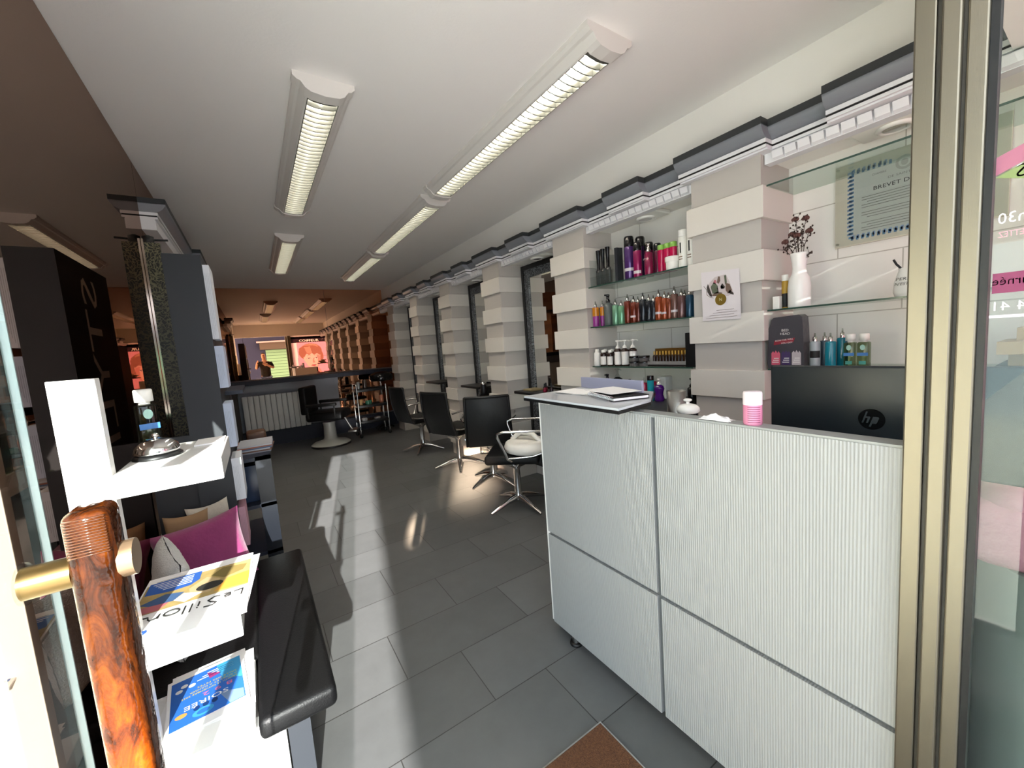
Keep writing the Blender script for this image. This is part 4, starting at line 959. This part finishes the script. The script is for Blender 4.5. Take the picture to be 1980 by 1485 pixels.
# trolley
t = thing('salon_trolley', 'black tiered salon trolley with chrome posts', 'trolley', (1.68, 7.35, 0)); B = t.location
for z in (.24, .52, .8): MB().rbox(1.42, 1.94, 7.18, 7.5, z, z + .05, .01).build('tray', BLACK, t, B)
for x, y in ((1.43, 7.19), (1.93, 7.19), (1.43, 7.49), (1.93, 7.49)):
    p_ = MB().cyl((x, y, .07), (x, y, .9), .011, None, 10).build('post', CHROME, t, B)
    MB().lathe((x, y, 0), [(.01, 0), (.028, .012), (.03, .035), (.02, .06), (.008, .075)], 12).build('caster', BLACK, p_, B)
MB().tube([(1.43, 7.19, .9), (1.43, 7.19, .94), (1.43, 7.49, .94), (1.43, 7.49, .9)], .011).build('handle', CHROME, t, B)
for k, (x, y, z, c, h, r, l) in enumerate(((1.5, 7.28, .57, '#c9a06a', .1, .03, 'cream coloured tub on the middle trolley tray'), (1.62, 7.25, .57, '#2f6a54', .07, .06, 'green bowl on the middle trolley tray'), (1.85, 7.26, .57, '#b06a4a', .14, .04, 'copper coloured can on the middle trolley tray'),
        (1.48, 7.26, .85, '#8a8a88', .13, .03, 'grey bottle on the top trolley tray'), (1.6, 7.3, .85, '#3a2c26', .16, .035, 'dark brown bottle on the top trolley tray'), (1.52, 7.24, .29, '#a0a0a0', .05, .05, 'pale tin on the bottom trolley tray'), (1.75, 7.26, .29, '#7a7a7c', .04, .06, 'grey bowl on the bottom trolley tray'))):
    tag(MB().lathe((0, 0, 0), [(r * .9, 0), (r, .01), (r, h * .8), (r * .7, h), (0, h)], 16).build('container', pm(c), None), l, 'container', 'containers on the trolley').location = (x, y, z)
t = thing('hood_dryer', 'black rounded hair steamer hood behind the trolley', 'hair dryer', (1.98, 7.62, 0))
MB().lathe((0, 0, 1.0), [(.2, -.06), (.22, -.02), (.2, .06), (.12, .1), (0, .11)], 32).build('hood', mat('hood_black', '#141416', .2), t)
MB().cyl((.0, .1, .06), (.0, .1, .98), .016).build('pole', CHROME, t)
m = MB()
for k in range(5):
    a = 2 * PI * k / 5; m.tube([(0, .1, .08), (.16 * math.cos(a), .1 + .16 * math.sin(a), .03)], [.018, .012], 8).ball((.16 * math.cos(a), .1 + .16 * math.sin(a), .02), .02, 6)
m.build('base', BLACK, t)

# ------------------------------------------------------------------ entrance: post, panes, door with amber handle
ALU = mat('champagne_aluminium', '#7f786a', .42, 1., bump=.05, bscale=40, aniso=(30, 30, 1))
m = MB().box(1.1, 1.18, .142, .236, 0, 2.7)
for a, b, x in ((.206, .236, 1.088), (.174, .199, 1.08), (.144, .169, 1.088)): m.rbox(x, 1.11, a, b, 0, 2.7, .003, 0, 2, smooth=False)
o = struct('door_1', m, ALU)
MB().box(1.096, 1.1, .199, .206, 0, 2.7).box(1.096, 1.1, .169, .174, 0, 2.7).build('groove_shade_strip', mat('groove_shade', '#3a362e', .5), o)  # dark strips laid in the post grooves imitate their shade
g_ = MB().box(1.094, 1.12, .1335, .1435, 0, 2.7).build('gasket', BLACK, o)
o = struct('window_1', MB().box(1.106, 1.112, -.5, .134, .05, 2.45), GLASS)
m = MB(); xx = 1.1055; U, V = (0, -1, 0), (0, 0, 1)
mir = (0, 1, 0)
m.text('9h00-18h30', .026, (xx, .024, 1.593), mir, V, 0, .103).text('METTEZ', .014, (xx, .09, 1.57), mir, V, 1, .036)
m.text('Journée', .02, (xx, .075, 1.489), mir, V, 0, .055).text('02 96 74 41', .022, (xx, .02, 1.445), mir, V, 0, .107)
m.text('S', .03, (xx, .098, 1.665), mir, V, 0, .012)
m.box(xx, xx + .0006, .02, .132, 1.432, 1.437, 0).box(xx, xx + .0006, .09, .13, 1.475, 1.5095, 2)
m.quad([(xx, .132, 1.705), (xx, .06, 1.735), (xx, .06, 1.72), (xx, .1, 1.69), (xx, .132, 1.675)], 3).quad([(xx, .132, 1.672), (xx, .1, 1.687), (xx, .06, 1.717), (xx, .06, 1.69), (xx, .1, 1.66)], 4)
m.build('lettering', [LB, mat('vinyl_rose', '#c08a94', .5), mat('vinyl_magenta', '#74244a', .5), mat('vinyl_pink', '#965a6c', .5), mat('vinyl_green', '#74824e', .5)], o)
o = struct('window_2', MB().box(1.2, XN, -.515, -.507, .08, 2.45), GLASS)
struct('window_3', MB().box(-.476, -.468, .2, 1.148, .03, 1.72), SIDEG)
struct('trim_5', MB().box(-.49, -.45, .14, .2, 0, 2.29).box(1.06, 1.2, -.56, -.5, 0, 2.45).box(1.2, XN, -.56, -.49, .86, .9), ALU)
struct('wall_side', MB().box(-6, -.492, 1.16, 1.4, -.02, 3.2), tile_mat('stone_wall', '#cbbfa6', '#a89c86', .6, .3, 0, 2, 0, 0, .3, .008, .8, var=.12))

DG = glass('door_glass', '#fafcfb', .5)
t = thing('glass_door', 'open frameless glass door leaf at the left edge', 'door', (-.215, .2, 0)); B = t.location
MB().box(-.217, -.21, -.25, .634, .01, 2.25).build('pane', DG, t, B)
MB().box(-.217, -.21, .634, .636, .01, 2.25).build('polished_edge', mat('bright_edge', '#8c9694', .1, spec=.9), t, B)
def amber(name):
    m = bpy.data.materials.new(name); m.use_nodes = True; nt = m.node_tree; b = nt.nodes['Principled BSDF']
    g = N(nt, 'ShaderNodeNewGeometry'); mp = N(nt, 'ShaderNodeMapping'); mp.inputs['Scale'].default_value = (45, 45, 14); mp.inputs['Rotation'].default_value = (.3, .5, 0)
    no = N(nt, 'ShaderNodeTexNoise', i_Scale=1., i_Detail=7., i_Roughness=.7, i_Distortion=1.5); nt.links.new(g.outputs['Position'], mp.inputs[0]); nt.links.new(mp.outputs[0], no.inputs[0])
    cr = N(nt, 'ShaderNodeValToRGB'); cr.color_ramp.elements[0].position = .38; cr.color_ramp.elements[0].color = lin('#200d04'); cr.color_ramp.elements[1].position = .68; cr.color_ramp.elements[1].color = lin('#643006')
    e = cr.color_ramp.elements.new(.5); e.color = lin('#421c05')
    nt.links.new(no.outputs['Fac'], cr.inputs[0]); nt.links.new(cr.outputs[0], b.inputs['Base Color'])
    b.inputs['Roughness'].default_value = .12; b.inputs['Coat Weight'].default_value = .0; b.inputs['Specular IOR Level'].default_value = .22
    n2 = N(nt, 'ShaderNodeTexNoise', i_Scale=90., i_Detail=2.); nt.links.new(g.outputs['Position'], n2.inputs[0])
    bp = N(nt, 'ShaderNodeBump', i_Strength=.35, i_Distance=.004); nt.links.new(n2.outputs['Fac'], bp.inputs['Height']); nt.links.new(bp.outputs[0], b.inputs['Normal'])
    return m
hx, hy = -.154, .565
h_ = MB().rbox(hx - .02, hx + .016, hy - .022, hy + .022, .72, 1.318, .010, 0, 4).build('handle', amber('amber_resin'), t, B)
m = MB()
for k in range(14): m.rbox(hx - .017, hx + .013, hy - .0232, hy - .018, 1.274 + .0028 * k, 1.2755 + .0028 * k, .0005, 0, 1)
m.build('handle_ridges', mat('ridge_gloss', '#4a2812', .08, coat=.6), h_, B)
BRASS = mat('brass_tube', '#8a7048', .28, 1.)
for z in (1.255, .9):
    s_ = MB().cyl((-.209, hy + .0, z), (hx - .02, hy, z), .0155, None, 24).build('standoff', BRASS, h_, B)
    MB().cyl((-.2095, hy, z), (-.2065, hy, z), .02, None, 24).build('washer', PLASTIC_C, s_, B)
    MB().cyl((hx + .014, hy, z), (hx + .026, hy, z), .019, None, 24).build('end_cap', mat('cap_bronze', '#a08468', .25, .7), s_, B)

# display window items
t = thing('gift_parcel', 'pink wrapped parcel heap in the window beside the counter', 'parcel', (1.62, .12, .5)); B = t.location
MB().rbox(1.5, 2.0, -.1, .215, .79, .97, .05, 0, 4).ball((1.58, .12, .96), (.07, .08, .05), 8).build('wrapping', mat('pink_tissue', '#c98a9a', .6, bump=.8, bscale=14), t, B)
one('window_plinth', 'pale curved display plinth under the pink parcel', 'plinth', MB().lathe((1.75, .0, 0), [(.27, 0), (.27, .788)], 40, 0, 1, .78), mat('plinth_grey', '#a5aaa4', .5))
one('wood_block', 'stack of pale wooden blocks on the window side shelf', 'blocks', MB().box(2.05, 2.25, .04, .2, 1.26, 1.3).box(2.0, 2.2, .05, .22, 1.3, 1.34).box(2.1, 2.25, .06, .19, 1.34, 1.38), mat('pale_wood', '#b39b78', .6))
one('side_shelf', 'dark side shelf carrying the wooden blocks', 'shelf', MB().box(1.98, XN - .004, -.1, .225, 1.235, 1.26), DARK)
one('printer', 'black printer standing in the window behind the post', 'printer', MB().rbox(1.72, 1.95, .0, .2, .972, 1.13, .02, 0, 3), mat('printer_black', '#17191b', .4))
# poster and sign band on the display window, printed to face the street
PT = [translucent('film_' + n, c) for n, c in (('pink', '#a2687e'), ('hair', '#70443e'), ('skin', '#aa7a78'), ('line', '#3a2024'), ('lip', '#8c3c48'), ('pale', '#b496a2'), ('shade', '#965c5c'), ('dark', '#20141a'), ('white', '#c0b6b8'), ('hair_light', '#8a5c54'))]
yp = -.49; U, V = (1, 0, 0), (0, 0, 1)
def inp(p, poly):
    x, y = p; c = False; k = len(poly) - 1
    for i in range(len(poly)):
        a, b = poly[i], poly[k]
        if (a[1] > y) != (b[1] > y) and x < (b[0] - a[0]) * (y - a[1]) / (b[1] - a[1]) + a[0]: c = not c
        k = i
    return c
def elp(cx, cy, a, b, rot=0.): return [(cx + a * math.cos(q) * math.cos(rot) - b * math.sin(q) * math.sin(rot), cy + a * math.cos(q) * math.sin(rot) + b * math.sin(q) * math.cos(rot)) for q in [2 * PI * i / 28 for i in range(28)]]
SHP = [([(-.64, -.66), (-.46, -.66), (-.42, .58), (-.64, .58)], 5), (elp(.0, .2, .40, .31, .15), 1), (elp(.27, .02, .16, .26), 1), (elp(-.02, .36, .3, .13, .1), 9),
       ([(.0, -.36), (.24, -.42), (.36, -.66), (-.1, -.66)], 6), ([(-.28, .16), (-.24, -.1), (-.14, -.3), (.0, -.44), (.08, -.48), (.17, -.44), (.28, -.24), (.33, .02), (.3, .24), (-.1, .26)], 2),
       ([(.2, .1), (.33, .02), (.28, -.24), (.17, -.44), (.22, -.2)], 6),
       ([(-.38, .34), (-.2, .44), (.1, .44), (.36, .34), (.37, .12), (.3, .06), (.22, .13), (.12, .08), (.04, .15), (-.06, .08), (-.14, .14), (-.22, .02), (-.3, .0)], 1),
       ([(-.2, .38), (.0, .4), (.05, .16), (-.05, .12), (-.13, .16)], 9)]
for cx in (-.08, .17):
    SHP += [(elp(cx, -.05, .07, .024), 6), (elp(cx, -.052, .05, .016), 5), (elp(cx + .005, -.05, .019, .018), 3), ([(cx - .09, -.045), (cx, -.012), (cx + .085, -.04), (cx, -.028)], 3), ([(cx - .1, .035), (cx, .075), (cx + .1, .04), (cx, .055)], 6)]
SHP += [([(.06, -.05), (.085, -.05), (.115, -.2), (.07, -.225), (.035, -.2)], 6), ([(-.02, -.31), (.04, -.28), (.07, -.29), (.1, -.28), (.16, -.31), (.08, -.355)], 4), ([(-.02, -.31), (.16, -.31), (.08, -.322)], 3)]
m = MB(); NX, NZ = 74, 74; x0, x1, z0, z1 = 1.2, 2.495, .9, 2.06
vs = [(x0 + (x1 - x0) * i / NX, yp, z0 + (z1 - z0) * k / NZ) for k in range(NZ + 1) for i in range(NX + 1)]
m.v = vs
for k in range(NZ):
    for i in range(NX):
        p = ((x0 + (x1 - x0) * (i + .5) / NX - 1.84), (z0 + (z1 - z0) * (k + .5) / NZ - 1.5)); q = 0
        for poly, c in SHP:
            if inp(p, poly): q = c
        m.f.append((k * (NX + 1) + i, k * (NX + 1) + i + 1, (k + 1) * (NX + 1) + i + 1, (k + 1) * (NX + 1) + i)); m.m.append(q); m.sm.append(False)
tag(m.build('window_poster', PT, None, (1.84, yp, .9), False), 'large pink film print of a short haired woman on the display window', 'poster')
m = MB(); tv, tf = text_geo('COIFFEUR'); tw = max(p[0] for p in tv); NX, NZ = 170, 16
polys = [[(tv[i][0] / tw * .66, tv[i][1] * .11) for i in f] for f in tf]
m.v = [(1.2 + 1.295 * i / NX, yp, 2.061 + .139 * k / NZ) for k in range(NZ + 1) for i in range(NX + 1)]
for k in range(NZ):
    for i in range(NX):
        p = (1.2 + 1.295 * (i + .5) / NX - 1.5, .139 * (k + .5) / NZ - .03)
        q = 8 if -.01 < p[0] < .68 and any(inp(p, g) for g in polys) else 7
        m.f.append((k * (NX + 1) + i, k * (NX + 1) + i + 1, (k + 1) * (NX + 1) + i + 1, (k + 1) * (NX + 1) + i)); m.m.append(q); m.sm.append(False)
tag(m.build('sign_band', PT, None, (1.84, yp, 2.061)), 'dark lettered sign band above the pink window print', 'sign')
m = MB().box(1.2, 2.495, yp, yp + .002, 2.28, 2.45, 8).box(1.2, 2.495, yp, yp + .004, 2.201, 2.28, 7)
for k in range(9): m.box(1.4 + .11 * k, 1.46 + .11 * k, yp + .002, yp + .004, 2.33, 2.37 + .02 * (k % 2), 3 if k % 3 else 4)
tag(m.build('sign_band', PT, None, (1.84, yp, 2.201)), 'pale printed strip at the very top of the display window', 'sign')

# ------------------------------------------------------------------ street
o = one('street_ground', 'sunlit pale paved street outside the entrance', 'ground', MB().box(-14, 16, -12, -.62, -.12, -.02), mat('asphalt', '#d9d7d3', .9, var=.05)); o['kind'] = 'structure'
o = one('street_kerb', 'pavement in front of the left shop window', 'ground', MB().box(-14, -.5, -.62, 1.16, -.1, -.01), mat('paving', '#d9d7d3', .9, var=.05)); o['kind'] = 'structure'
t = thing('opposite_building', 'low building with a pale green slatted shutter across the street', 'building', (3, -25, -.02)); B = t.location
MB().box(-2, 15, -26, -25, -.02, 4.3).build('wall', mat('slate_blue', '#2a3250', .7), t, B)
m = MB()
for k in range(13): m.rbox(1.0, 9, -25.0, -24.94, -.9 + .26 * k, -.9 + .26 * k + .24, .02, 0, 2, smooth=False)
m.build('shutter', mat('shutter_green', '#86b892', .6), t, B)
MB().box(.6, 9.4, -25.05, -24.5, 2.5, 3.1).build('awning', mat('awning_brown', '#5b5248', .7), t, B); MB().box(.4, 9.6, -25.0, -24.3, 3.1, 3.22).build('gutter', mat('gutter', '#b8a8a8', .6), t, B)
t = thing('sun_blocker_house', 'added narrow house shape that blocks the sun from part of the doorway', 'building', (-1.3, -10, -.02)); B = t.location  # added sun blocker, gives the lit floor strip its right edge
MB().box(-1.94, -.72, -10.4, -9.6, -.02, 7.0).build('wall', mat('blocker_cream', '#b9ac98', .8), t, B)
MB().prism([(-1.94, 7.0), (-.72, 7.0), (-1.3, 7.6)], 'y', -10.4, -9.6).build('roof', mat('blocker_slate', '#3a3c42', .7), t, B)
for z in (3.9, 5.4): MB().box(-1.6, -1.0, -9.62, -9.58, z, z + .9).build('window', mat('blocker_pane', '#26303c', .1), t, B)

# ------------------------------------------------------------------ photographer seen in the back mirror
def skin_part(name, joints, edges, mt, parent, B, lev=2):
    me = bpy.data.meshes.new(name); me.from_pydata([Vector(p[:3]) - Vector(B) for p in joints], edges, [])
    o = bpy.data.objects.new(name, me); C.objects.link(o)
    md = o.modifiers.new('Skin', 'SKIN'); o.modifiers.new('Sub', 'SUBSURF').levels = lev; o.modifiers['Sub'].render_levels = lev
    for i, p in enumerate(joints):
        sv = me.skin_vertices[0].data[i]; sv.radius = (p[3], p[4] if len(p) > 4 else p[3]); sv.use_root = (i == 0)
    md.use_smooth_shade = True
    dg = bpy.context.evaluated_depsgraph_get(); m2 = bpy.data.meshes.new_from_object(o.evaluated_get(dg)); bpy.data.objects.remove(o)
    m2.materials.clear(); m2.materials.append(mt)
    o = bpy.data.objects.new(name, m2); C.objects.link(o); o.parent = parent
    return o
px, py = .33, -.38
t = thing('person', 'person in a black top and blue trousers holding up a phone in the doorway', 'person', (px, py, -.02)); B = t.location
J = [(px, py, .95, .15, .11), (px, py, 1.15, .14, .1), (px, py + .01, 1.36, .17, .105), (px, py + .02, 1.46, .08, .07), (px - .01, py + .03, 1.53, .052, .052), (px - .015, py + .04, 1.6, .068, .085), (px - .02, py + .045, 1.69, .07, .088), (px - .02, py + .04, 1.735, .05, .06),
     (px - .19, py + .02, 1.4, .055), (px - .27, py + .1, 1.22, .043), (px - .23, py + .27, 1.42, .03), (px - .225, py + .3, 1.45, .032),
     (px + .19, py + .02, 1.4, .055), (px + .25, py + .1, 1.21, .043), (px + .02, py + .28, 1.36, .03), (px - .02, py + .3, 1.39, .032),
     (px - .09, py, .86, .085), (px - .1, py + .01, .5, .062), (px - .1, py - .02, .08, .042), (px - .1, py + .12, .03, .035),
     (px + .09, py, .86, .085), (px + .1, py + .01, .5, .062), (px + .1, py - .02, .08, .042), (px + .1, py + .12, .03, .035)]
ED = [(0, 1), (1, 2), (2, 3), (3, 4), (4, 5), (5, 6), (6, 7), (2, 8), (8, 9), (9, 10), (10, 11), (2, 12), (12, 13), (13, 14), (14, 15), (0, 16), (16, 17), (17, 18), (18, 19), (0, 20), (20, 21), (21, 22), (22, 23)]
bd = skin_part('body', J, ED, mat('skin_tone', '#c99a80', .6), t, B)
def scl(idx, k): return [tuple(J[i][:3]) + tuple(r * k for r in J[i][3:]) for i in idx]
top = scl([0, 1, 2, 3, 8, 9, 12, 13], 1.15) + [(px, py, .8, .16, .12)]; skin_part('top', top, [(0, 1), (1, 2), (2, 3), (2, 4), (4, 5), (2, 6), (6, 7), (0, 8)], mat('cloth_black', '#15161a', .9), t, B)
tr = scl([0, 16, 17, 18, 20, 21, 22], 1.14); skin_part('trousers', tr, [(0, 1), (1, 2), (2, 3), (0, 4), (4, 5), (5, 6)], mat('cloth_blue', '#5a6c98', .9, var=.2), t, B)
hr = [(px - .02, py + .03, 1.75, .06, .07), (px - .02, py - .02, 1.72, .07, .06), (px - .015, py - .03, 1.62, .055, .04)]
skin_part('hair', hr, [(0, 1), (1, 2)], mat('hair_brown', '#3a2a20', .7), t, B)
hd = Vector((px - .02, py + .045, 1.665))
MB().ball(hd + Vector((-.024, .083, .01)), .008, 6).ball(hd + Vector((.024, .083, .01)), .008, 6).build('eyes', INK, bd, B)
MB().tube([hd + Vector((0, .085, .01)), hd + Vector((0, .1, -.018)), hd + Vector((0, .085, -.026))], [.006, .011, .008], 8).tube([hd + Vector((-.02, .082, -.048)), hd + Vector((0, .09, -.05)), hd + Vector((.02, .082, -.048))], .005, 6).build('face_detail', mat('lips', '#b0746a', .6), bd, B)
for hc, s_ in (((px - .225, py + .305, 1.455), -1), ((px - .02, py + .305, 1.395), 1)):
    m = MB()
    for k in range(4): m.tube([Vector(hc) + Vector((.0, .0, .012 * k - .02)), Vector(hc) + Vector((-s_ * .012, .03, .012 * k - .016)), Vector(hc) + Vector((-s_ * .035, .036, .012 * k - .014))], [.009, .008, .0065], 8)
    m.tube([Vector(hc) + Vector((0, .0, .01)), Vector(hc) + Vector((-s_ * .015, .01, .035)), Vector(hc) + Vector((-s_ * .035, .02, .045))], [.01, .009, .007], 8); m.build('fingers', MATS['skin_tone'], bd, B)
one('phone', 'black phone held up by the person in the doorway', 'phone', MB().rbox(px - .225, px - .06, -.048, -.04, 1.39, 1.47, .004), BLACK)

# ------------------------------------------------------------------ light
W = bpy.data.worlds.new('World'); S.world = W; W.use_nodes = True
bg = W.node_tree.nodes['Background']; bg.inputs[0].default_value = (.80, .90, 1.0, 1); bg.inputs[1].default_value = 3.0
def sun(az, el, e, col):
    l = bpy.data.lights.new('sun', 'SUN'); l.energy = e; l.angle = math.radians(.45); l.color = col
    o = bpy.data.objects.new('sun', l); C.objects.link(o)
    d = Vector((math.sin(az) * math.cos(el), math.cos(az) * math.cos(el), -math.sin(el)))
    o.rotation_euler = d.to_track_quat('-Z', 'Y').to_euler()
sun(math.radians(11.6), math.radians(20.2), 20., (1., .975, .94))

def beam(src, dst, sx, sy, spread, e, name):
    l = bpy.data.lights.new(name, 'AREA'); l.shape = 'RECTANGLE'; l.size = sx; l.size_y = sy; l.spread = math.radians(spread); l.energy = e; l.color = (1., .72, .52)
    o = bpy.data.objects.new(name, l); C.objects.link(o); o.location = src
    o.rotation_euler = (Vector(dst) - Vector(src)).to_track_quat('-Z', 'Y').to_euler()
beam((-1.9, -3.0, 1.9), (1.92, 4.0, 0), .34, .2, 3.5, 12, 'added_glint_lamp')  # added lamp imitating sun bounced off a window, for the patches by the chairs
beam((-1.75, -3.0, 1.9), (.95, 3.1, 0), .05, .09, 1.2, 1.4, 'added_glint_lamp')  # second added lamp, makes the small warm streak on the floor

# ------------------------------------------------------------------ camera
yw, pt, rl = (math.radians(a) for a in (32.772, 5.820, -4.218))
cy, sy, cp, sp, cr, sr = math.cos(yw), math.sin(yw), math.cos(pt), math.sin(pt), math.cos(rl), math.sin(rl)
R = Matrix(((cr, -sr, 0), (sr, cr, 0), (0, 0, 1))) @ Matrix(((1, 0, 0), (0, cp, -sp), (0, sp, cp))) @ Matrix(((cy, 0, -sy), (0, 1, 0), (sy, 0, cy))) @ Matrix(((1, 0, 0), (0, 0, -1), (0, 1, 0)))
Rt = R.transposed()
cam = bpy.data.cameras.new('camera'); cam.sensor_width = 36; cam.lens = 765.75 / 1980 * 36; cam.clip_start = .01
co = bpy.data.objects.new('camera', cam); C.objects.link(co)
rt, dn, fw = Rt.col[0], Rt.col[1], Rt.col[2]
mw = Matrix(((rt[0], -dn[0], -fw[0], 0), (rt[1], -dn[1], -fw[1], 0), (rt[2], -dn[2], -fw[2], 1.45), (0, 0, 0, 1)))
co.matrix_world = mw
S.camera = co
vs_ = S.view_settings
vs_.view_transform = 'Standard'; vs_.look = 'None'; vs_.gamma = 1; vs_.use_curve_mapping = False; vs_.exposure = .78
S.cycles.max_bounces = 12; S.cycles.glossy_bounces = 8; S.cycles.transparent_max_bounces = 24; S.cycles.diffuse_bounces = 6
S.cycles.sample_clamp_indirect = 8.; S.cycles.use_denoising = True
S.cycles.caustics_reflective = True; S.cycles.blur_glossy = .5; S.cycles.caustics_refractive = False
